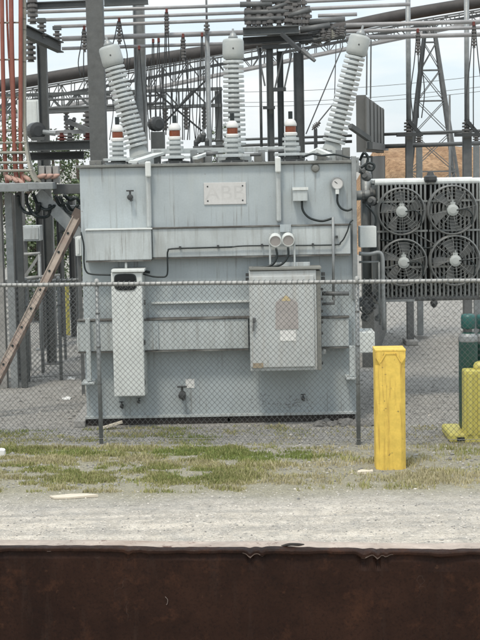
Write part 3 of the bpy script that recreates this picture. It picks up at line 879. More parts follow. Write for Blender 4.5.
for (x, y, r) in ((366, 176, .075), (369, 166, .06), (372, 201, .07), (368, 309, .085), (373, 306, .06), (366, 318, .06), (381, 283, .05), (378, 318, .05), (362, 170, .06)):
    p = P(x, y, 22.9)
    mb.lathe(p, (random.uniform(-.5, .5), -1, random.uniform(-.3, .3)), [(r * .5, -.1), (r, -.08), (r, .02), (r * .55, .04), (r * .5, .1)], 12)
mb.each('valve_body', 'galvdk', TR)
ring = P(366.5, 306, 22.8)
MB().tube([ring + V((.11 * math.cos(t), 0, .11 * math.sin(t))) for t in [i * math.pi / 10 for i in range(21)]], .014, 6, cap=False).build('hand_wheel', 'dark', TR)
cable([(360, 160, 22.5), (364, 153, 22.4), (368, 158, 22.4), (366, 168, 22.4), (372, 170, 22.4), (374, 165, 22.4), (368, 163, 22.4), (361, 168, 22.4)], .022)
cable([(366, 205, 22.4), (372, 211, 22.4), (376, 219, 22.4), (374, 230, 22.4)], .016)
MB().pbox(370, 236, 377, 252, 22.6, 22.9).build('coupling', 'black', TR)
MB().pbox(354, 157.5, 359, 172, 21.9, 22.2).build('bracket', 'galv', TR)
mb = MB()
mb.pbox(377.5, 299.5, 415, 301.8, YR - .05, YR + .05)
mb.build('drain_pipe', 'galv', TR)
MB().lathe(P(434, 301, YR), (0, 0, -1), [(.05, 0), (.06, .03), (.04, .08), (.02, .1)], 10).build('drain_valve', 'dark', TR)

# blocks under the transformer
for i, (x0, x1, lab, mat) in enumerate(((75, 86, 'pale concrete block under the left corner of the transformer', 'concrete'),
                                   (87, 228, 'dark timber beam under the left half of the transformer', 'timber'),
                                   (230, 355, 'dark timber beam under the right half of the transformer', 'timber'))):
    a, b_ = P(x0, 420, YT).x, P(x1, 420, YT).x
    o = MB().box(a, b_, YT - .02 if i else YT - .15, TB - .1, 0.0, tz0 - .012).build('support_block' if i == 0 else 'support_beam', mat, bevel=.012)
    tag(o, lab, 'block' if i == 0 else 'beam')
def bank(name, label, cat, px0, px1, hmax, mat, n=60):
    """irregular little heap along the tank foot"""
    mb = MB()
    for i in range(n):
        x = random.uniform(px0, px1); y = random.uniform(YT - .45, YT - .1)
        p = P(x, 420, YT); r = random.uniform(.03, hmax)
        mb.lathe(V((p.x, y, -.01)), (random.uniform(-.4, .4), random.uniform(-.4, .4), 1), [(r * .7, 0), (r, r * .4), (r * .6, r * .9), (r * .1, r * 1.1)], 6)
    return tag(mb.build(name, mat), label, cat, kind='stuff')
bank('rubble', 'dark broken rubble heaped along the right foot of the transformer', 'rubble', 315, 372, .075, 'stone2', 70)
o = MB().bar(V((P(101, 426, 20.9).x, 20.9, .02)), V((P(122, 421, 20.9).x, 20.95, .10)), .07, .03).build('plank', 'paper')
tag(o, 'pale broken plank lying by the left foot of the transformer', 'plank')

# ------------------------------------------------------------------ fences
def chain_fence(name, label, x0, x1, Yf, z0, z1, posts, wr, dw, dh, rail_r, post_r, group=None):
    t = thing(name, label, 'fence', ((x0 + x1) / 2, Yf((x0 + x1) / 2), 0), group)
    nw = int((x1 - x0) / (dw / 2)); ns = int((z1 - z0) / (dh / 2))
    vs, fs = [], []
    for i in range(nw):
        xa = x0 + i * dw / 2
        base = len(vs)
        for j in range(ns + 1):
            r = ((i + j) % 2)
            x = xa + (dw / 2 if r else 0); z = z0 + j * dh / 2
            y = Yf(x) + (.004 if r else -.004) + .006 * noise.noise(V((x * 2, z * 2, 0)))
            z += .006 * noise.noise(V((x * 1.3, z, 6)))
            for k in range(3):
                g = k * 2.0944 + .5
                vs.append((x + wr * math.cos(g) * 1.15, y + wr * math.sin(g), z))
        for j in range(ns):
            for k in range(3):
                k2 = (k + 1) % 3
                fs.append((base + j * 3 + k, base + j * 3 + k2, base + j * 3 + 3 + k2, base + j * 3 + 3 + k))
    mb = MB(); mb.v = [V(p) for p in vs]; mb.f = fs; mb.mi = [0] * len(fs)
    mb.build('chain_link_mesh', 'wire' if wr < .004 else 'galv', t, smooth=True)
    n = 24
    mb = MB().tube([(x0 + (x1 - x0) * i / n, Yf(x0 + (x1 - x0) * i / n) + .03, z1 - .02 + .008 * noise.noise(V((i * .4, 2, 0)))) for i in range(n + 1)], rail_r, 10)
    rl = mb.build('top_rail', 'rail', t, smooth=True)
    mb = MB()
    x = x0 + .1
    while x < x1:                       # knuckled wire ends along the rail
        mb.tube([(x, Yf(x) - .012, z1 - .06), (x + .012, Yf(x) - .012, z1 + .012), (x + .03, Yf(x) + .02, z1 + .018)], wr * 1.3, 4)
        x += dw
    mb.build('wire_knuckles', 'wire', rl)
    MB().tube([(x0, Yf(x0), z0 + .05), (x1, Yf(x1), z0 + .05)], wr * 1.2, 5).build('tension_wire', 'wire', t)
    for x in posts:
        p = MB().tube([(x, Yf(x) + .035, -.1), (x, Yf(x) + .035, z1 + .01)], post_r, 12).build('post', 'galv', t, smooth=True)
        MB().lathe((x, Yf(x) + .035, z1 + .005), (0, 0, 1), [(post_r * 1.15, -.05), (post_r * 1.2, .0), (post_r * 1.0, .035), (post_r * .4, .05)], 12).build('post_cap', 'rail', p, smooth=True)
        mb = MB()
        for z in (.3, .8, 1.3, 1.75):
            if z < z1 - .1:
                mb.lathe((x, Yf(x) + .035, z), (0, 0, 1), [(post_r * 1.12, 0), (post_r * 1.12, .02)], 10)
        mb.build('tie_wire', 'wire', p)
    return t
yf = lambda x: 19.57 - .12 * x
pA, pB = P(99, 370, 19.8).x, P(358, 370, 19.4).x
zt = EYE - 19.57 * (283.5 - 160) / 1500
chain_fence('chain_link_fence', 'galvanised chain link fence running in front of the transformer', pA - 3.4, pB + 3.4, yf, .03, zt + .03, [pA - 3.36, pA, pB, pB + 3.36], .0029, .0715, .077, .027, .028)
yb_ = lambda x: 25.6 + .25 * (x + 4)
chain_fence('chain_link_fence', 'lower dull chain link fence beyond the ladder on the left', P(-60, 300, 25.6).x, P(82, 300, 25.6).x, yb_, .03, P(30, 281, 25.6).z, [P(25, 300, 25.6).x, P(58.5, 300, 25.8).x], .0055, .085, .095, .026, .03)

# ------------------------------------------------------------------ yellow bollard
def bollard():
    c = G(391.5, 470)
    hw, ch, H = .18, .06, 1.5
    t = P(391, 349.5, c.y).z
    cy = c.y + hw
    def ring(z, k):
        pts = []
        for sx, sy in ((1, 1), (-1, 1), (-1, -1), (1, -1)):
            e = [(sx * hw, sy * (hw - k)), (sx * (hw - k), sy * hw)]
            if sx * sy < 0: e = e[::-1]
            pts += e
        return [(c.x + a, cy + b, z) for a, b in pts]
    mb = MB()
    levels = [(-.1, ch), (.4, ch), (t - .19, ch), (t - .10, .004), (t - .025, .004)]
    vs = []
    for z, k in levels: vs += ring(z, k)
    fs = []
    for i in range(len(levels) - 1):
        for k in range(8):
            fs.append((i * 8 + k, i * 8 + (k + 1) % 8, (i + 1) * 8 + (k + 1) % 8, (i + 1) * 8 + k))
    fs.append(tuple(range(32, 40)))
    mb.add(vs, fs)
    o = mb.build('bollard', 'yellow', bevel=.006)
    MB().box(c.x - hw - .004, c.x + hw + .004, cy - hw - .004, cy + hw + .004, t - .026, t).build('cap_plate', 'yellow', o, bevel=.006)
    mb = MB()
    for s in (-1, 1):
        mb.bar((c.x + s * (hw - .055), cy - hw - .003, t - .155), (c.x + s * (hw - .115), cy - hw - .004, t - .055), .012, .014)
    mb.bar((c.x - hw + .115, cy - hw - .003, t - .05), (c.x + hw - .115, cy - hw - .003, t - .05), .01, .014)
    mb.build('corner_stop', 'yellow', o)
    return tag(o, 'worn yellow square bollard with chamfered corners in front of the fence', 'bollard')
bollard()
def far_bollard():
    c = G(67, 335)
    H = P(67, 283, c.y).z
    mb = MB().lathe((c.x, c.y, -.05), (0, 0, 1), [(.075, 0), (.075, H), (.06, H + .03), (.02, H + .05)], 14)
    return tag(mb.build('bollard', 'plastic', smooth=False), 'slim faded yellow bollard far behind the fence left of the transformer', 'bollard')
far_bollard()

# ------------------------------------------------------------------ gas cylinders and yellow stand
YS = 19.72
st = thing('cylinder_stand', 'yellow moulded plastic stand holding green gas cylinders at the right edge', 'stand', (P(480, 440, YS).x, YS, 0))
mb = MB().pbox(464, 369, 512, 446.5, YS - .28, YS - .05)
mb.build('front_wall', 'plastic', st, bevel=.025)
mb = MB()
for x in (467.5, 478, 489, 500):
    mb.pbox(x, 373, x + 5.5, 436, YS - .305, YS - .281)
mb.each('rib', 'plastic', st, bevel=.008)
x0 = P(446.5, 440, YS).x; x1 = P(514, 440, YS).x
mb = MB().box(x0, P(463.8, 440, YS).x, YS - .28, YS + .5, .0, .12)
mb.box(P(463.9, 440, YS).x, x1, YS - .045, YS + .55, .0, .13)
mb.each('base', 'plastic', st, bevel=.03)
mb = MB().box(x0 + .1, x0 + .2, YS - .286, YS - .2815, .02, .07)
mb.build('fork_slot', 'black', st)
p = P(480, 367, YS - .16)
MB().lathe(p, (0, 0, 1), [(.09, -.05), (.09, .02), (.07, .06), (.02, .08)], 16).build('corner_knob', 'plastic', st, smooth=True)
def gas_cylinder(px, yd, label):
    c = P(px, 438, yd)
    z1 = P(px, 333, yd).z
    t = thing('gas_cylinder', label, 'gas cylinder', (c.x, yd, .131), 'green gas cylinders in the yellow stand')
    MB().lathe((c.x, yd, .131), (0, 0, 1), [(.115, 0), (.128, .03), (.128, z1 - .131 - .10), (.118, z1 - .131 - .04), (.085, z1 - .131), (.05, z1 - .131 + .02)], 22).build('cylinder_body', 'green', t, smooth=True)
    MB().lathe((c.x, yd, z1), (0, 0, 1), [(.055, .018), (.055, .06)], 14).build('neck', 'galvdk', t)
    MB().lathe((c.x, yd, z1 + .06), (0, 0, 1), [(.085, 0), (.096, .015), (.098, .15), (.09, .185), (.06, .195)], 18).build('valve_cap', 'teal', t, smooth=True)
    MB().lathe((c.x, yd, z1 - .075), (0, 0, 1), [(.130, -.035), (.131, -.02), (.122, .035), (.092, .072)], 22).build('shoulder_label', 'galv', t)
    return t
gas_cylinder(468.5, YS + .12, 'dark green gas cylinder at the left end of the yellow stand')
gas_cylinder(483.5, YS + .28, 'second green gas cylinder half cut off by the right edge of the photo')

# ------------------------------------------------------------------ ladder
def ladder():
    Yl = 22.0
    a, b_ = P(-16, 404, Yl), P(76, 217, Yl)
    a2 = a + (a - b_) * ((a.z - .0) / (b_.z - a.z))
    t = thing('ladder', 'weathered brown ladder leaning against the left side of the transformer', 'ladder', (a2.x, Yl + .2, 0))
    d = (b_ - a2); L = d.length; d.normalize()
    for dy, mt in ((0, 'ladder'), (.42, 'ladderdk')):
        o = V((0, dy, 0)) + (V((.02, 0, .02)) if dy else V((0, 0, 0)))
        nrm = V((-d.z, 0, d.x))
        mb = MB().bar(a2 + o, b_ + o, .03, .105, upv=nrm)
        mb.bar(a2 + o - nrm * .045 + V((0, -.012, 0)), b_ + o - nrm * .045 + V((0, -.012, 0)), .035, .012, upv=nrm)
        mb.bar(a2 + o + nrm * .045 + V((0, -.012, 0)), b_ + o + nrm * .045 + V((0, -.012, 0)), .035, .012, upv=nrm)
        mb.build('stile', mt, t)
    k = .3
    while k < L:
        p = a2 + d * k
        MB().tube([p + V((0, -.024, 0)), p + V((0, .44, 0))], .019, 8).build('rung', 'black', t)
        k += .31
    MB().bar(b_ + d * -.02, b_ + d * .12, .05, .14, upv=(-d.z, 0, d.x)).build('end_cap', 'ladderdk', t)
    return t
ladder()

# ------------------------------------------------------------------ litter
def scrap(px, py, w_, d_, mat, label, h=.008, z=0.0, rot=.1):
    c = G(px, py)
    mb = MB(); n = 9; kk = [random.uniform(.55, 1.2) for _ in range(n)]
    vs = []
    pts = [(math.copysign(abs(math.cos(t)) ** .6, math.cos(t)) * w_ / 2 * k, math.copysign(abs(math.sin(t)) ** .6, math.sin(t)) * d_ / 2 * k) for t, k in [(i * 2 * math.pi / n + .3, kk[i]) for i in range(n)]]
    for zz in (.004, .004 + h):
        vs += [(c.x + x * math.cos(rot) - y * math.sin(rot), c.y + x * math.sin(rot) + y * math.cos(rot), zz + random.uniform(0, .022) * (1 if zz > .005 else 0)) for x, y in pts]
    fs = [tuple(range(n))[::-1], tuple(range(n, 2 * n))] + [(i, (i + 1) % n, (i + 1) % n + n, i + n) for i in range(n)]
    return tag(mb.add(vs, fs).build('scrap', mat), label, 'litter')
scrap(76, 497, .50, .22, 'paper', 'flat pale cardboard piece lying below the grass at left')
scrap(2, 456, .09, .12, 'whitepaper', 'crumpled white scrap in the grass at the left edge', h=.07)
scrap(364, 474, .20, .12, 'paper', 'small tan board lying just left of the yellow bollard', h=.025)
scrap(67, 399, .14, .25, 'whitepaper', 'white strip lying on the gravel inside the fence at left')
scrap(72, 379, .16, .3, 'whitepaper', 'white scrap at the foot of the low back fence')

# ------------------------------------------------------------------ substation steelwork behind
YB = 29.0
def post_insulator(mb, p, L, r=.07, n=6, d=(0, 0, 1), seg=12):
    mb.lathe(p, d, [(r * .7, 0)] + shed_profile(.03, n, (L - .06) / n, r * .55, r * .5, r * .45) + [(r * .6, L)], seg)

# plain uprights
def square_column(name, label, px, py_top, Y, w_, mat, cat='column', base_plate=True, bev=.01):
    c = P(px, 100, Y)
    zt_ = P(px, py_top, Y).z
    t = thing(name, label, cat, (c.x, Y, 0))
    MB().box(c.x - w_ / 2, c.x + w_ / 2, Y - w_ / 2, Y + w_ / 2, .04, zt_).build('shaft', mat, t, bevel=bev)
    if base_plate:
        MB().box(c.x - w_ * .9, c.x + w_ * .9, Y - w_ * .9, Y + w_ * .9, 0, .039).build('base_plate', 'galvdk', t)
    return t
square_column('steel_column', 'thick grey square column rising behind the left end of the transformer', 97.5, -30, 26.0, .285, 'column')
def h_column(name, label, px, py_top, Y, w_, h_, mat='steel', py_base=None, t=.018, flange_front=True):
    c = P(px, 100 if py_base is None else (py_top + py_base) / 2, Y); zt_ = P(px, py_top, Y).z
    tt = thing(name, label, 'column', (c.x, Y, 0))
    MB().ibeam((c.x, Y, .03), (c.x, Y, zt_), w_, h_, t, upv=(1, 0, 0)).build('shaft', mat, tt)
    MB().box(c.x - w_, c.x + w_, Y - h_ * .8, Y + h_ * .8, 0, .029).build('base_plate', 'galvdk', tt)
    return tt
h_column('steel_column', 'pale grey steel column behind the leaning left bushing', 141, -25, 29.5, .2, .22, 'galv')
h_column('steel_column', 'dark grey steel column right of the cable tray', 43.5, 44, 28.0, .16, .17, 'steel')

# bus tubes on the left and right
def bus(a, b_, wpx, Y, label, mat='bus', Yb=None, ends=True):
    p, q = P(*a, Y), P(*b_, Yb or Y)
    o = MB().tube([p, q], wpx * Y / F_PX / 2, 12).build('bus_tube', mat, smooth=True)
    tag(o, label, 'bus tube', 'aluminium bus tubes overhead')
    return o
bus((26, 12.5), (240, 5.2), 3.4, YB, 'highest thin bus tube of the left bunch ending by the switch platform')
bus((38, 20.2), (250, 12.5), 3.4, YB, 'second bus tube from top in the left bunch')
bus((54, 26.8), (250, 19.3), 3.4, YB, 'third bus tube from top starting at the short insulator right of the dark column')
bus((62, 38.8), (245, 32.5), 5.0, YB, 'thickest pinkish bus tube just above the left bushing head')
bus((62, 48.6), (240, 43.2), 3.4, YB, 'lowest bus tube of the left bunch')
bus((306, 9.0), (410, 4.2), 3.8, YB, 'bus tube running from the switch platform to the right pipe post')
bus((318, 15.8), (357, 14.2), 3.8, YB - 1, 'short bus tube ending above the right bushing head')
bus((346, 25.2), (500, 21.0), 4.2, YB, 'upper long bus tube on the right')
bus((346, 31.6), (500, 27.0), 3.6, YB + .6, 'middle long bus tube on the right')
bus((346, 38.0), (500, 34.0), 4.4, YB + .3, 'lower long bus tube on the right')
bus((295, 2.0), (410, -3.0), 3.6, YB + .2, 'bus tube cut off by the top edge right of the switch platform')
for i, (a, b_, wd, lab) in enumerate((((48, 100), (165, 95), 2.2, 'thin tube crossing low behind the left column, upper one'),
                              ((48, 108.5), (165, 103), 3.0, 'thicker tube crossing low behind the left column'),
                              ((48, 113), (205, 106.5), 1.8, 'thinnest tube crossing low behind the left bushing'),
                              ((200, 141), (352, 135.6), 2.6, 'upper pipe along the skyline behind the transformer cover'),
                              ((200, 147), (352, 141.4), 3.0, 'lower pipe along the skyline behind the transformer cover'),
                              ((384, 134.4), (500, 130.0), 3.0, 'upper pipe behind the radiators on the right'),
                              ((384, 146.4), (500, 142.5), 4.2, 'lower thick pipe behind the radiators on the right'))):
    bus(a, b_, wd, 32.0 if i < 3 else 30.4, lab, 'galvdk')
# dark top beams
o = MB().ibeam(P(20, 6.5, 28.6), P(92, 3.6, 28.6), .14, .13, .02).build('steel_beam', 'steel'); tag(o, 'dark steel beam at the top left above the bus tubes', 'beam')
o = MB().ibeam(P(104, 1.0, 28.6), P(148, -1, 28.6), .14, .2, .02).build('steel_beam', 'steel'); tag(o, 'dark beam stub at the top edge right of the thick column', 'beam')
o = MB().ibeam(P(24, 30.5, 26.6), P(60.5, 47.5, 28.4), .13, .2, .02).build('steel_beam', 'steel'); tag(o, 'dark slanted beam carrying two short insulators at upper left', 'beam')
for px, py, lab in ((42, 38, 'short post insulator at the left on the slanted beam'), (57.5, 45, 'short post insulator at the end of the slanted beam')):
    Yq = 27.5 if px < 50 else 28.3
    t = thing('post_insulator', lab, 'insulator', P(px, py, Yq), 'insulators on the slanted beam')
    mb = MB(); post_insulator(mb, P(px, py, Yq), .28 if px < 50 else .26, .085, 3)
    mb.build('insulator_body', 'porcdk', t)
    MB().pbox(px - 5, py - 20 - (0 if px < 50 else -1), px + 3, py - 15.5, Yq - .08, Yq + .08).build('clamp', 'steel', t)
# low platform beams on the left
o = MB().ibeam(P(28, 146.5, 26.8), P(100, 144.5, 26.8), .16, .17, .02).build('steel_beam', 'steel'); tag(o, 'grey beam running from the cable tray to the thick column', 'beam')
o = MB().ibeam(P(28, 156.5, 27.2), P(84, 155, 27.2), .16, .15, .02).build('steel_beam', 'dark'); tag(o, 'dark beam just below the grey beam at left', 'beam')

# switch platform in the centre
YP = 27.0
sp = thing('switch_platform', 'dark steel switch platform on three columns between the center and right bushings', 'switch platform', (P(284, 100, YP).x, YP, 0))
for px, wd, dy, ptop in ((270.3, .105, 0, 46), (280.6, .095, .3, 50), (299, .15, .1, 52)):
    c = P(px, 100, YP + dy)
    MB().ibeam((c.x, YP + dy, 0), (c.x, YP + dy, P(px, ptop, YP).z), wd, wd * 1.2, .016, upv=(1, 0, 0)).build('column', 'steel', sp)
MB().ibeam(P(243, 32, YP - .3), P(299, 29.5, YP - .3), .18, .145, .02).build('front_beam', 'steel', sp)
MB().ibeam(P(243, 41.5, YP), P(312, 37, YP), .22, .13, .02).build('main_beam', 'dark', sp)
MB().bar(P(262, 47.5, YP), P(301, 45.5, YP), .2, .07).build('cross_beam', 'dark', sp)
MB().bar(P(282, 34, YP - .5), P(301, 51.5, YP - .7), .09, .06).build('outrigger', 'dark', sp)
MB().tube([P(302, 50, YP - .7), P(315, 61, YP - .8)], [.05, .03]).build('operating_rod', 'galvdk', sp)
MB().tube([P(299, 42, YP), P(345, 36, YP)], .05).build('side_arm', 'steel', sp)
mb = MB()
for a, b_ in (((257, 46), (265, 86)), ((292, 53), (284, 90)), ((283, 52), (275, 88))):
    mb.bar(P(*a, YP - .1), P(*b_, YP - .1), .03)
mb.each('knee_brace', 'galvdk', sp)
MB().tube([P(260, 48, YP), P(261.5, 150, YP)], .025).build('drive_pipe', 'galvdk', sp, smooth=True)
MB().pbox(263, 106, 275, 109, YP - .2, YP - .07).build('clamp_plate', 'dark', sp)
MB().pbox(273, 87.5, 286, 91, YP - .2, YP - .07).build('clamp_plate', 'dark', sp)
for px, py, L, r in ((249, 27, .5, .08), (258.5, 27, .42, .075), (270, 26, .62, .09), (279, 26, .5, .075), (287.5, 25, .72, .10), (291, 25, .72, .08), (299.5, 26, .6, .075), (308, 26, .35, .075), (264.5, 27, .55, .07), (295, 26, .66, .085), (254, 27, .36, .06), (304, 26, .5, .065), (323, 36, .24, .075), (331, 36, .22, .07)):
    mb = MB(); post_insulator(mb, P(px, py, YP), L, r, max(2, int(L / .11)))
    mb.build('post_insulator', 'porcdk', sp)
mb = MB()
for a, b_, wd in (((240, 4.5), (272, 3.8), .05), ((244, 12.5), (289, 11), .045), ((244, 19), (284, 18), .045), ((268, 10), (287, 3), .04), ((288, 16), (310, 9), .05), ((262, 1), (300, -1), .05), ((300, 30), (330, 25), .06), ((309, 22), (345, 19), .05)):
    mb.tube([P(*a, YP - .05), P(*b_, YP - .05)], wd, 8)
mb.each('switch_blade', 'galvdk', sp, smooth=True)
for k in range(9):
    px, py = 307 + k * 4.3, 46 - k * 1.3 + random.uniform(-2, 2)
    mb = MB(); post_insulator(mb, P(px, py, YP + random.uniform(-.35, .35)), random.uniform(.14, .26), .05, 3, d=(random.uniform(-.3, .3), 0, 1), seg=10)
    mb.build('small_insulator', 'porcdk' if k % 3 else 'tray', sp)
mb = MB()
for k in range(11):
    px, py = random.uniform(304, 340), random.uniform(26, 48)
    mb.tube([P(px, py, YP + random.uniform(-.4, .4)), P(px + random.uniform(4, 12), py + random.uniform(-6, 4), YP + random.uniform(-.4, .4))], random.uniform(.012, .028), 6)
mb.tube([P(305, 42, YP), P(346, 34, YP)], .03); mb.tube([P(308, 34, YP), P(346, 27, YP)], .03)
mb.build('linkage', 'galvdk', sp)

# pipe post with cross brace
pp = thing('pipe_post', 'slim pale pipe post with cross brace left of the center bushing', 'post', (P(208, 100, 29).x, 29, 0))
c = P(208, 80, 29)
MB().tube([(c.x, 29, 0), (c.x, 29, P(208, 28, 29).z)], .048, 12).build('shaft', 'galv', pp, smooth=True)
MB().tube([(c.x, 29, P(208, 29, 29).z), (c.x, 29, P(208, -10, 29).z)], .02, 8).build('mast', 'galvdk', pp, smooth=True)
mb = MB(); post_insulator(mb, V((c.x, 28.9, P(208, 33, 29).z)), .2, .06, 2); mb.build('insulator', 'porcdk', pp)
mb = MB(); mb.bar(P(156, 92, 29.2), P(202, 131, 29.2), .035); mb.bar(P(163, 124, 29.25), P(206, 80, 29.25), .035)
mb.each('cross_brace', 'dark', pp)

# right hand pipe posts
def right_post(px, label, w1, w2, first=True):
    Y = 30.0
    c = P(px, 150, Y)
    t = thing('pipe_post', label, 'post', (c.x, Y, 0))
    MB().box(c.x - w2, c.x + w2, Y - w2, Y + w2, .1, P(px, 136, Y).z).build('lower_shaft', 'galvdk', t, bevel=.01)
    MB().box(c.x - w2 * 1.8, c.x + w2 * 1.8, Y - .3, Y + .3, 0, .1).build('footing', 'concrete', t, bevel=.02)
    top = P(px, -12, Y)
    MB().tube([(c.x, Y, P(px, 121, Y).z), (c.x, Y, top.z)], w1, 14).build('upper_shaft', 'galv', t, smooth=True)
    mb = MB(); post_insulator(mb, V((c.x, Y, P(px, 136, Y).z)), .32, .10, 4); mb.build('insulator', 'porcdk', t)
    MB().bar(P(px, 121, Y - .1), P(px + 13, 136, Y - .1), .08, .07).build('switch_arm', 'dark', t)
    MB().pbox(px - 12, 133, px + 14, 136.4, Y - .25, Y - .13).build('switch_base', 'dark', t)
    return t
right_post(409, 'pale pipe post left of the lattice tower behind the radiators', .05, .07)
right_post(467, 'pale pipe post right of the lattice tower behind the radiators', .05, .085)
def stub(px, label, ptop, Y=31.0, w_=.06):
    c = P(px, 200, Y)
    t = thing('pipe_post', label, 'post', (c.x, Y, 0))
    MB().box(c.x - w_, c.x + w_, Y - w_, Y + w_, .06, P(px, ptop + 8, Y).z).build('shaft', 'galv', t, bevel=.008)
    MB().box(c.x - w_ * 2, c.x + w_ * 2, Y - .2, Y + .2, 0, .06).build('footing', 'concrete', t)
    mb = MB(); post_insulator(mb, V((c.x, Y, P(px, ptop + 8, Y).z)), .2, .08, 3); mb.build('insulator', 'porcdk', t)
stub(419.5, 'short post with small insulator just right of the left pipe post', 137)
stub(476.5, 'short post with small insulator at the right edge', 136)

# lattice tower
def tower():
    Y = 55.0
    t = thing('lattice_tower', 'tapered steel lattice transmission tower behind the right pipe posts', 'tower', (P(435, 160, Y).x, Y, 0))
    zt_ = P(430, 20, Y).z
    xl0, xl1 = P(411.5, 150, Y).x, P(426, 20, Y).x
    xr0, xr1 = P(452, 150, Y).x, P(433, 20, Y).x
    zr = P(430, 150, Y).z
    def X(side, z):
        k = (z - zr) / (zt_ - zr)
        return (xl0 + (xl1 - xl0) * k) if side < 0 else (xr0 + (xr1 - xr0) * k)
    def pt(sx, sy, z):
        hw = (X(1, z) - X(-1, z)) / 2
        return V((X(sx, z), Y + sy * hw * .6, z))
    for sx in (-1, 1):
        for sy in (-1, 1):
            MB().bar(pt(sx, sy, -.1), pt(sx, sy, zt_), .095, .095).build('leg', 'galvdk' if sx > 0 else 'dark', t)
    zs = [0, 1.6, 3.2, 4.55, 5.75, 6.85, 7.85, zt_]
    mb = MB()
    for i in range(len(zs) - 1):
        a, b_ = zs[i], zs[i + 1]
        for sy in (-1, 1):
            mb.bar(pt(-1, sy, a), pt(1, sy, b_), .028); mb.bar(pt(1, sy, a), pt(-1, sy, b_), .028)
            if i: mb.bar(pt(-1, sy, a), pt(1, sy, a), .04)
        for sx in (-1, 1):
            mb.bar(pt(sx, -1, a), pt(sx, 1, b_), .022)
            if i: mb.bar(pt(sx, -1, a), pt(sx, 1, a), .05)
    mb.build('lattice', 'galvdk', t)
tower()
o = MB().tube([G(450.5, 300), V((G(450.5, 300).x, G(450.5, 300).y, P(449, 95, G(450.5, 300).y).z))], [.05, .025], 8).build('mast', 'galvdk', smooth=True)
tag(o, 'thin short mast just right of the lattice tower', 'mast')

# far inclined conveyor gallery: dark closed box over a pale lattice truss
def girder():
    Yg = 60.0
    a0, b0 = P(-80, 100, Yg), P(560, -12, Yg)
    l0, l1 = P(-80, 136, Yg), P(560, 5.5, Yg)
    t = thing('conveyor_gallery', 'long dark inclined conveyor tube on a pale lattice truss crossing the sky', 'conveyor', ((a0.x + b0.x) / 2, Yg, 0))
    MB().tube(curve([P(x, y, Yg) for x, y in ((-80, 99), (50, 77.5), (160, 58.5), (240, 46.5), (330, 30), (400, 15.5), (480, 2), (560, -11))], 5), .235, 16).build('gallery_tube', 'girder', t, smooth=True)
    n = 50
    u0, u1 = a0 + V((0, 0, -.34)), b0 + V((0, 0, -.34))
    for s in (-1, 1):
        off = V((0, .6 * s, 0))
        MB().bar(u0 + off, u1 + off, .06, .06).build('chord', 'galvdk', t)
        MB().bar(l0 + off, l1 + off, .09, .10).build('chord', 'bus', t)
        m2 = MB()
        for i in range(n):
            pu, pl = u0.lerp(u1, i / n) + off, l0.lerp(l1, i / n) + off
            qu, ql = u0.lerp(u1, (i + 1) / n) + off, l0.lerp(l1, (i + 1) / n) + off
            m2.bar(pu, pl, .035)
            m2.bar(pu if i % 2 else pl, ql if i % 2 else qu, .035)
        m2.build('lattice', 'galvdk', t)
    mm = MB()
    mm.bar(u0.lerp(l0, .5) + V((0, -.65, 0)), u1.lerp(l1, .5) + V((0, -.65, 0)), .03, .12); mm.build('walkway_rail', 'dark', t)
    for f in (.02, .98):
        p = l0.lerp(l1, f)
        MB().bar((p.x, p.y, 0), (p.x, p.y, p.z - .05), .5, .5).build('leg', 'galvdk', t)
girder()

# lattice gantry beam at upper left
def gantry():
    Y = 46.0
    a, b_ = P(-40, 97, Y), P(222, 88.5, Y)
    t = thing('lattice_gantry', 'dark lattice gantry beam crossing behind the thick column at upper left', 'gantry', ((a.x + b_.x) / 2, Y, 0))
    dn = V((0, 0, -.5))
    for k, (o, w_) in enumerate(((V((0, 0, 0)), .09), (dn, .10), (V((0, .5, 0)), .07), (dn + V((0, .5, 0)), .08))):
        MB().bar(a + o, b_ + o, w_, w_).build('chord', 'steel', t)
    n = 18
    for y in (0, .5):
        m2 = MB()
        for i in range(n):
            p, q = a.lerp(b_, i / n) + V((0, y, 0)), a.lerp(b_, (i + 1) / n) + V((0, y, 0))
            m2.bar(p + (dn if i % 2 else V((0, 0, 0))), q + (V((0, 0, 0)) if i % 2 else dn), .045)
            m2.bar(p, p + dn, .035)
        m2.build('lattice', 'steel', t)
    for f in (.03, .985):
        p = a.lerp(b_, f); MB().bar((p.x, Y + .25, 0), (p.x, Y + .25, p.z - .06), .22, .22).build('leg', 'steel', t)
    for f in (.40, .48, .62, .70, .78, .86, .93):
        p = a.lerp(b_, f); mb = MB(); post_insulator(mb, p + V((0, .25, -.5)), .7, .09, 6, d=(0, 0, -1), seg=10); mb.build('insulator_string', 'porcdk', t)
gantry()

# hanging leads with red clamps
def lead(px, py, pyb, sway, nw, label, Y=28.8):
    t = thing('drop_lead', label, 'hanging lead', P(px, py, Y), 'leads hanging from the bus tubes')
    MB().pbox(px - 1.2, py - 1.5, px + 1.2, py + 2.6, Y - .05, Y + .05).build('clamp', 'redclamp', t, bevel=.008)
    if nw == 3:
        mb = MB(); post_insulator(mb, P(px, py + 2.7, Y), .42, .05, 6, d=(0, 0, -1), seg=10); mb.build('insulator_string', 'porcdk', t)
    for k in range(nw):
        sx = sway * (k - (nw - 1) / 2) + random.uniform(-.8, .8)
        pts = [P(px + (k - (nw - 1) / 2) * 1.2, py + 2, Y), P(px + sx * .5, py + (pyb - py) * .35, Y), P(px + sx, py + (pyb - py) * .7, Y), P(px + sx * random.uniform(.5, 1.1), pyb, Y)]
        MB().tube(curve(pts, 5), .011, 5).build('wire', 'dark', t, smooth=True)
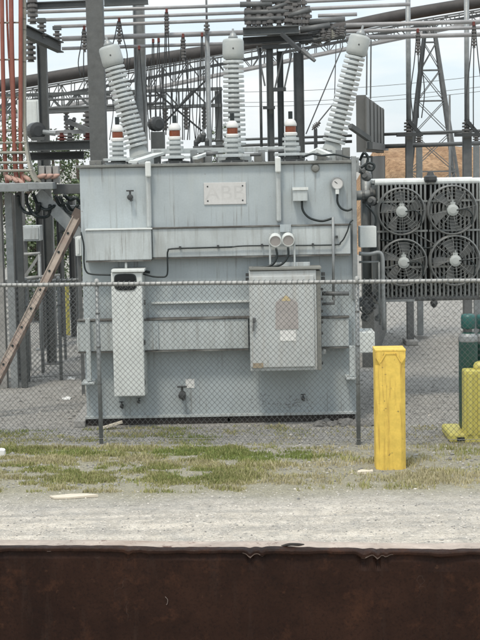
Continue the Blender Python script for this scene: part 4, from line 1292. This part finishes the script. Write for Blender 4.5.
leads = [(84, 27, 78, 6, 3, 'hanging lead with red clamp left of the thick column'),
         (119, 19, 70, 8, 3, 'hanging lead above the left bushing head'),
         (139, 47, 132, 9, 2, 'looping lead with red clamp in front of the pale column'),
         (153, 40, 128, 5, 2, 'left one of two close hanging leads right of the pale column'),
         (158.5, 39.5, 120, 5, 2, 'right one of two close hanging leads right of the pale column'),
         (166.5, 10, 135, 4, 3, 'longest hanging lead from the highest bus tube'),
         (183, 35, 140, 7, 3, 'hanging lead midway between left and center bushings'),
         (202, 34, 138, 3, 2, 'hanging lead just left of the slim pipe post'),
         (418, 30, 118, 7, 3, 'hanging lead beside the left leg of the lattice tower'),
         (474, 23, 128, 8, 3, 'hanging lead at the right edge by the right pipe post')]
for a in leads: lead(*a)
t = thing('hanging_wires', 'cluster of thin slack wires hanging behind the left bushing and up to the center one', 'wires', P(190, 60, 29.4))
for x in (112, 124, 130, 148, 151, 162, 171, 174, 176, 187, 190, 195, 197, 199, 205, 213, 218, 221):
    MB().tube(curve([P(x, 58, 29.4), P(x + random.uniform(-2, 2), 85, 29.4), P(x + random.uniform(-3, 3), 110, 29.4), P(x + random.uniform(-3, 3), 140, 29.4)], 5), .008, 4).build('wire', 'dark', t, smooth=True)
# power lines in the distance
for i, (a, b_, lab) in enumerate((((225, 92), (500, 73.5), 'upper faint power line crossing the sky on the right'),
                           ((225, 102.5), (500, 84.5), 'middle faint power line crossing the sky on the right'),
                           ((225, 106.5), (500, 89), 'lowest faint power line crossing the sky on the right'))):
    p, q = P(*a, 90), P(*b_, 80)
    pts = [p.lerp(q, k / 20) + V((0, 0, -.25 * (1 - (2 * k / 20 - 1) ** 2))) for k in range(21)]
    o = MB().tube(pts, .014, 4).build('power_line', 'galvdk', smooth=True); tag(o, lab, 'power line')
gw = MB().tube([P(343, 46, 28), P(306, 134, 28)], .012, 5).build('guy_wire', 'galvdk'); tag(gw, 'slanted thin wire left of the right bushing', 'wire')
gw = MB().tube([P(336, 44, 28), P(334.5, 100, 28)], .009, 5).build('guy_wire', 'galvdk'); tag(gw, 'upright thin wire left of the right bushing', 'wire')
gw = MB().tube([P(334, 103, 26), P(312, 130, 26)], .012, 5)
gwo = gw.build('jumper_wire', 'galvdk'); tag(gwo, 'short slanted wire ending at a small insulator left of the right bushing', 'wire')
mb = MB(); post_insulator(mb, P(313, 128.5, 26), .16, .05, 3, d=(1, 0, .9)); mb.build('insulator', 'porcdk', gwo)
gw = MB().tube([P(367, 40, 26.5), P(366.5, 95, 26.5)], .014, 5).build('guy_wire', 'galvdk'); tag(gw, 'left one of two upright wires above the panelled enclosure', 'wire')
gw = MB().tube([P(371, 40, 26.5), P(370.5, 99, 26.5)], .014, 5).build('guy_wire', 'galvdk'); tag(gw, 'right one of two upright wires above the panelled enclosure', 'wire')
o = MB().tube([V((P(316, 145, 25).x, 25, 0)), P(315.5, 129, 25)], .03, 8).build('instrument_post', 'dark'); tag(o, 'thin dark post standing behind the cover left of the right bushing', 'post')

# panelled enclosure behind the right end
def enclosure():
    A, B = P(365.5, 95.5, 25.2), P(383, 108.5, 32.0)
    t = thing('panelled_enclosure', 'tall dark grey panelled steel enclosure behind the right end of the transformer', 'enclosure', (A.x, A.y, 0))
    zt_ = A.z
    a, b_ = V((A.x, A.y, 0)), V((B.x, B.y, 0))
    d = (b_ - a).normalized(); nrm = V((d.y, -d.x, 0))        # faces the camera side
    if nrm.y > 0: nrm = -nrm
    zm = P(375, 152, 28).z
    c0, c1 = a - nrm * .075, b_ - nrm * .075
    MB().bar(c0 + V((0, 0, (zm + zt_) / 2)), c1 + V((0, 0, (zm + zt_) / 2)), .15, zt_ - zm).build('upper_wall', 'encl', t, bevel=.01)
    MB().bar(c0 + d * 1.5 + V((0, 0, zm / 2 - .04)), c1 + V((0, 0, zm / 2 - .04)), .2, zm - .08).build('lower_wall', 'column', t, bevel=.01)
    mb = MB(); n = 5
    for i in range(n + 1):
        p = a.lerp(b_, i / n) + nrm * .012
        mb.bar(p + V((0, 0, zm + .05)), p + V((0, 0, zt_ - .02)), .16, .022, upv=nrm)
    mb.each('seam_rib', 'encl', t)
    MB().bar(a + nrm * .06 + V((0, 0, zm + .1)), b_ + nrm * .06 + V((0, 0, zm + .1)), .1, .12).build('ledge', 'steel', t)
    MB().bar(P(350, 126, 24.5), P(369, 139, 24.9), .08, .08).build('side_arm', 'steel', t)
enclosure()

# ------------------------------------------------------------------ left bay: cable tray, cables, platform
YL = 24.8
ct = thing('cable_tray', 'curved olive-grey cable ladder tray holding red cables at the top left', 'cable tray', (P(10, 180, YL).x, YL, P(10, 184, YL).z))
def tray_pts(px, dy):
    return curve([P(px, -25, YL + dy), P(px, 40, YL + dy), P(px, 100, YL + dy), P(px + .5, 130, YL + dy - .02), P(px + 3, 152, YL + dy - .1), P(px + 7, 170, YL + dy - .25), P(px + 14, 183, YL + dy - .45)], 6)
for px in (24.5, -18):
    r = tray_pts(px, 0); mb = MB()
    for i in range(len(r) - 1):
        mb.bar(r[i], r[i + 1] + (r[i + 1] - r[i]) * .1, .045, .14, upv=(0, 1, .3))
    mb.build('side_rail', 'tray', ct)
mb = MB()
for py, dx, dy in ((23, 0, 0), (60, 0, 0), (98, 0, 0), (131, .5, -.02), (143, 1.6, -.06), (153, 3, -.1), (163, 5, -.18), (171, 7.5, -.27)):
    mb.tube([P(-18 + dx, py, YL + dy - .05), P(24.5 + dx, py - .6, YL + dy - .05)], .016 if py < 125 else .026, 6)
mb.each('rung', 'tray', ct)
for px, w_, lean, lab in ((1.8, 4.2, 3, 'red-brown cable in the tray at the left edge of the photo'),
                          (10.8, 4.8, 4, 'red-brown cable in the middle of the tray'),
                          (20.6, 4.2, 0, 'pinkish red cable against the right rail of the tray'),
                          (6, 2.2, 10, 'thin slanted red cable crossing behind the thicker ones')):
    Yc = YL - .1 if w_ > 3 else YL + .15
    pts = [P(px, -25, Yc), P(px + lean * .2, 40, Yc), P(px + lean * .6, 100, Yc), P(px + lean * .9, 145, Yc), P(px + lean + 1, 172, Yc), P(px + lean + 3, 185, Yc - .1)]
    o = MB().tube(curve(pts, 5), w_ * YL / F_PX / 2, 10).build('power_cable', 'redcable', smooth=True)
    tag(o, lab, 'cable', 'red cables in the cable tray')
mb = MB()
# supporting platform
pf = thing('cable_platform', 'grey steel cable platform on columns below the red cables', 'platform', (P(20, 380, YL).x, YL, 0))
MB().pbox(-30, 183.5, 29, 192, YL - .5, YL + .5).build('deck_beam', 'galv', pf, bevel=.01)
MB().pbox(28, 182.5, 53, 189.5, YL - .62, YL - .1).build('deck_bracket', 'galv', pf, bevel=.01)
MB().pbox(53, 184, 84, 194, YL + .0, YL + .2).build('link_beam', 'galvdk', pf, bevel=.01)
for px, w_, mt in ((9.5, .12, 'galv'), (19.5, .10, 'steel'), (-4, .2, 'concrete')):
    c = P(px, 240, YL + .2)
    MB().box(c.x - w_ / 2, c.x + w_ / 2, YL + .2, YL + .2 + w_, 0, P(px, 192.4, YL + .2).z).build('column', mt, pf, bevel=.006)
MB().bar(P(38, 193, YL - .2), P(84, 240, YL - .2), .06, .19).build('diagonal_strut', 'galv', pf)
mb = MB()
for x in (41.5, 48.5, 55.5):
    mb.pbox(x - 2.5, 166, x + 3, 183, YL - .3, YL - .1)
mb.each('terminal_block', 'concrete', pf, bevel=.01)
for x in (42.5, 49, 55.5):
    p = P(x, 175, YL - .32)
    MB().lathe(p + V((-.05, 0, -.03)), (.9, -.5, .25), [(.03, -.03), (.038, .0), (.038, .08), (.026, .11), (.018, .14)], 12).build('terminal', 'pink', pf, smooth=True)
for x, y in ((8, 177), (14, 179), (20, 181), (27, 178)):
    p = P(x, y, YL - .3)
    MB().lathe(p, (.7, -.4, -.5), [(.025, -.1), (.036, -.02), (.036, .05), (.02, .09)], 10).build('cable_boot', 'pink', pf)
# black loops under the platform
t = thing('control_cable', 'black control cables looping under the grey cable platform', 'cable', P(36, 194, YL - .3))
for pts in ([(18, 196), (20, 206), (27, 213), (38, 212), (40, 203)], [(26, 194), (28, 206), (36, 216), (48, 216), (50, 205)], [(33, 194), (38, 204), (46, 210), (56, 205)],
            [(55, 196), (60, 205), (66, 203), (72, 210), (78, 205)], [(60, 196), (66, 210), (74, 214), (79, 209)], [(64, 195), (70, 200), (76, 198), (80, 203)]):
    MB().tube(curve([P(x, y, YL - .3 + .1 * (i % 2)) for i, (x, y) in enumerate(pts)], 6), .028, 6).build('loop', 'black', t, smooth=True)
# back columns and boxes, lower left
def back_col(px, py_top, py_base, w_, mat, label):
    c = G(px, py_base)
    zt_ = P(px, py_top, c.y).z
    t = thing('steel_column', label, 'column', (c.x, c.y, 0))
    MB().ibeam((c.x, c.y, .03), (c.x, c.y, zt_), w_, w_, .02, upv=(1, 0, 0)).build('shaft', mat, t)
    MB().box(c.x - w_ * .9, c.x + w_ * .9, c.y - w_ * .6, c.y + w_ * .6, 0, .029).build('base_plate', 'galv', t)
    return t
back_col(17, 195, 381, .17, 'galvdk', 'grey column behind the ladder foot at far left')
back_col(45.5, 197, 350, .20, 'dark', 'dark column behind the ladder middle')
back_col(54.5, 196, 346, .12, 'galv', 'pale slim column just right of the dark one behind the ladder')
back_col(62.5, 196, 338, .10, 'dark', 'slim dark column left of the far yellow bollard')
back_col(74.5, 196, 338, .12, 'dark', 'slim dark column between the far yellow bollard and the transformer')
back_col(78.5, 196, 336, .07, 'galv', 'thinnest pale column right beside the transformer')
def cabinet(px0, py0, px1, py1, Y, mat, label, legs=True):
    a, b_ = P(px0, py0, Y), P(px1, py1, Y)
    t = thing('switch_cabinet', label, 'cabinet', ((a.x + b_.x) / 2, Y, 0))
    MB().box(a.x, b_.x, Y, Y + .35, b_.z, a.z).build('case', mat, t, bevel=.01)
    MB().box(a.x + .03, b_.x - .03, Y - .02, Y - .002, b_.z + .03, a.z - .03).build('door', mat, t, bevel=.006)
    if legs:
        for x in ((a.x + .04, b_.x - .04) if b_.x - a.x > .2 else ((a.x + b_.x) / 2,)):
            MB().box(x - .025, x + .025, Y + .1, Y + .15, 0, b_.z - .002).build('leg', 'galvdk', t)
cabinet(22, 226, 40.5, 241, 27.0, 'band', 'grey box on legs behind the ladder under the cable platform')
cabinet(75, 237, 81.5, 256, 24.0, 'pale', 'small pale box beside the left edge of the transformer')
cabinet(17, 100, 39, 128, 31, 'pale', 'pale cabinet behind the red cables')
cabinet(58, 206, 80, 232, 28.5, 'steel', 'dark grey box behind the top of the ladder')
# low handrails behind
hr = thing('handrail', 'pale double handrail behind the ladder at left', 'handrail', (P(30, 380, 26.8).x, 26.8, 0))
MB().tube([P(-30, 283, 26.8), P(60, 275.5, 26.8)], .035).build('rail', 'rail', hr, smooth=True)
MB().tube([P(22, 254.5, 26.8), P(40, 253.5, 26.8)], .03).build('rail', 'rail', hr, smooth=True)
MB().bar(P(24, 278, 26.8), P(40, 254, 26.8), .05).build('brace', 'rail', hr)
for px in (-20, 23, 40):
    c = P(px, 280, 26.8); MB().tube([(c.x, 26.8, 0), (c.x, 26.8, P(px, 254 if px > 0 else 281, 26.8).z)], .03).build('post', 'galv', hr, smooth=True)
# motor-like black drum with stub at left
dm = thing('drive_drum', 'black round drive drum on the grey beam beside the cable tray', 'drum', P(37, 139, 26.2))
p = P(37, 131, 26.2)
MB().lathe(p, (.55, -1, 0), [(.06, -.16), (.15, -.14), (.155, 0), (.15, .05), (.09, .07)], 20).build('drum_body', 'dark', dm)
MB().tube([p + V((.1, 0, -.02)), p + V((.32, 0, -.05))], .045, 10).build('shaft', 'galv', dm)
MB().pbox(31, 137, 44, 140.5, 26.1, 26.4).build('foot', 'steel', dm)
# cluttered switchgear between column and left bay
sg = thing('disconnect_switch', 'weathered disconnect switch with brown insulators between the tray and the thick column', 'switch', P(76, 142, 28.2))
MB().bar(P(52, 133, 28.2), P(92, 131, 28.2), .06, .08).build('blade', 'bus', sg)
MB().bar(P(66, 121, 28.2), P(92, 131, 28.0), .09, .08).build('arm', 'galvdk', sg)
for x in (62, 70, 88):
    mb = MB(); post_insulator(mb, P(x, 142, 28.2), .17, .085, 2); mb.build('insulator', 'redclamp' if x != 70 else 'porcdk', sg)
mb = MB()
for (x, y, r) in ((70, 122, .05), (66, 118, .04), (72, 127, .05), (74, 120, .04)):
    mb.lathe(P(x, y, 28.2), (.2, -1, .3), [(r, -.05), (r, .05)], 8)
mb.build('linkage', 'dark', sg)
# stacked insulators behind the left bushing
for px, py, L, lab in ((88.5, 138, .5, 'dark ribbed insulator left of the thick column'), (33, 24, .5, 'dark ribbed insulator hanging beside the tray at the top'), (31, 62, .55, 'dark ribbed insulator beside the tray below the slanted beam')):
    Yq = 28.4
    mb = MB(); post_insulator(mb, P(px, py, Yq), L, .10, 5)
    tag(mb.build('post_insulator', 'porcdk'), lab, 'insulator')

# ------------------------------------------------------------------ trees behind on the left
def tree(px, Y, ztop, rad, n, label, dense=1.0, zlow=.6, name='leafy_tree'):
    c = P(px, 160, Y)
    t = thing(name, label, 'tree', (c.x, Y, 0), 'trees beyond the substation')
    mb = MB().tube([(c.x, Y, -.1), (c.x + .05, Y, ztop * .4), (c.x - .05, Y, ztop * .85)], [.14, .10, .03], 8)
    br = []; n = int(n * 1.5)
    for k in range(9):
        a = random.uniform(0, 6.28); z0 = ztop * random.uniform(.25, .7)
        e = V((c.x + math.cos(a) * rad * random.uniform(.4, .85), Y + math.sin(a) * rad * random.uniform(.4, .85), z0 + ztop * random.uniform(.08, .25)))
        mb.tube([(c.x, Y, z0), e], [.05, .015], 5); br.append(e)
    mb.build('trunk', 'bark', t)
    mb = MB()
    clumps = [e + V((random.gauss(0, .2), random.gauss(0, .2), random.gauss(0, .2))) for e in br]
    for k in range(16):
        a, u = random.uniform(0, 6.28), random.random()
        zz = zlow + (ztop - zlow) * random.random()
        rr = rad * math.sqrt(max(.05, 1 - ((zz - (ztop + zlow) / 2) / ((ztop - zlow) / 2 + .01)) ** 2)) * u ** .5
        clumps.append(V((c.x + math.cos(a) * rr, Y + math.sin(a) * rr, zz)))
    for i in range(n):
        k = random.choice(clumps); s_ = rad * .2
        p = k + V((random.gauss(0, s_), random.gauss(0, s_), random.gauss(0, s_ * .8)))
        if p.z < .1: continue
        r = random.uniform(.035, .08)
        u = V((random.gauss(0, 1), random.gauss(0, 1), random.gauss(0, 1))).normalized(); v_ = u.orthogonal().normalized()
        mb.add([p - u * r, p + v_ * r * .5, p + u * r, p - v_ * r * .5], [(0, 1, 2, 3)], random.choices((0, 1, 2), (4, 3, 3))[0])
    mb.build('crown', ['leaf0', 'leaf1', 'leaf2'], t)
tree(54, 46, 5.0, .9, 1300, 'leafy tree behind the dark column right of the cable tray')
tree(78, 50, 4.9, .9, 1300, 'leafy tree behind the left side of the thick column')
tree(20, 44, 4.2, 1.1, 1600, 'broad low leafy tree behind the cable tray')
tree(34, 36, 2.6, .8, 2000, 'bright bush behind the grey box under the cable platform', zlow=.1)
tree(72, 38, 3.4, .8, 2000, 'bushy tree right behind the ladder top', zlow=.2)
tree(218, 85, 5.6, .7, 1200, 'small distant treetop left of the center bushing')
tree(224.5, 90, 5.8, .55, 1000, 'narrow distant treetop nearest the center bushing')
tree(-10, 42, 5.0, 1.6, 2200, 'leafy tree past the left edge of the photo')
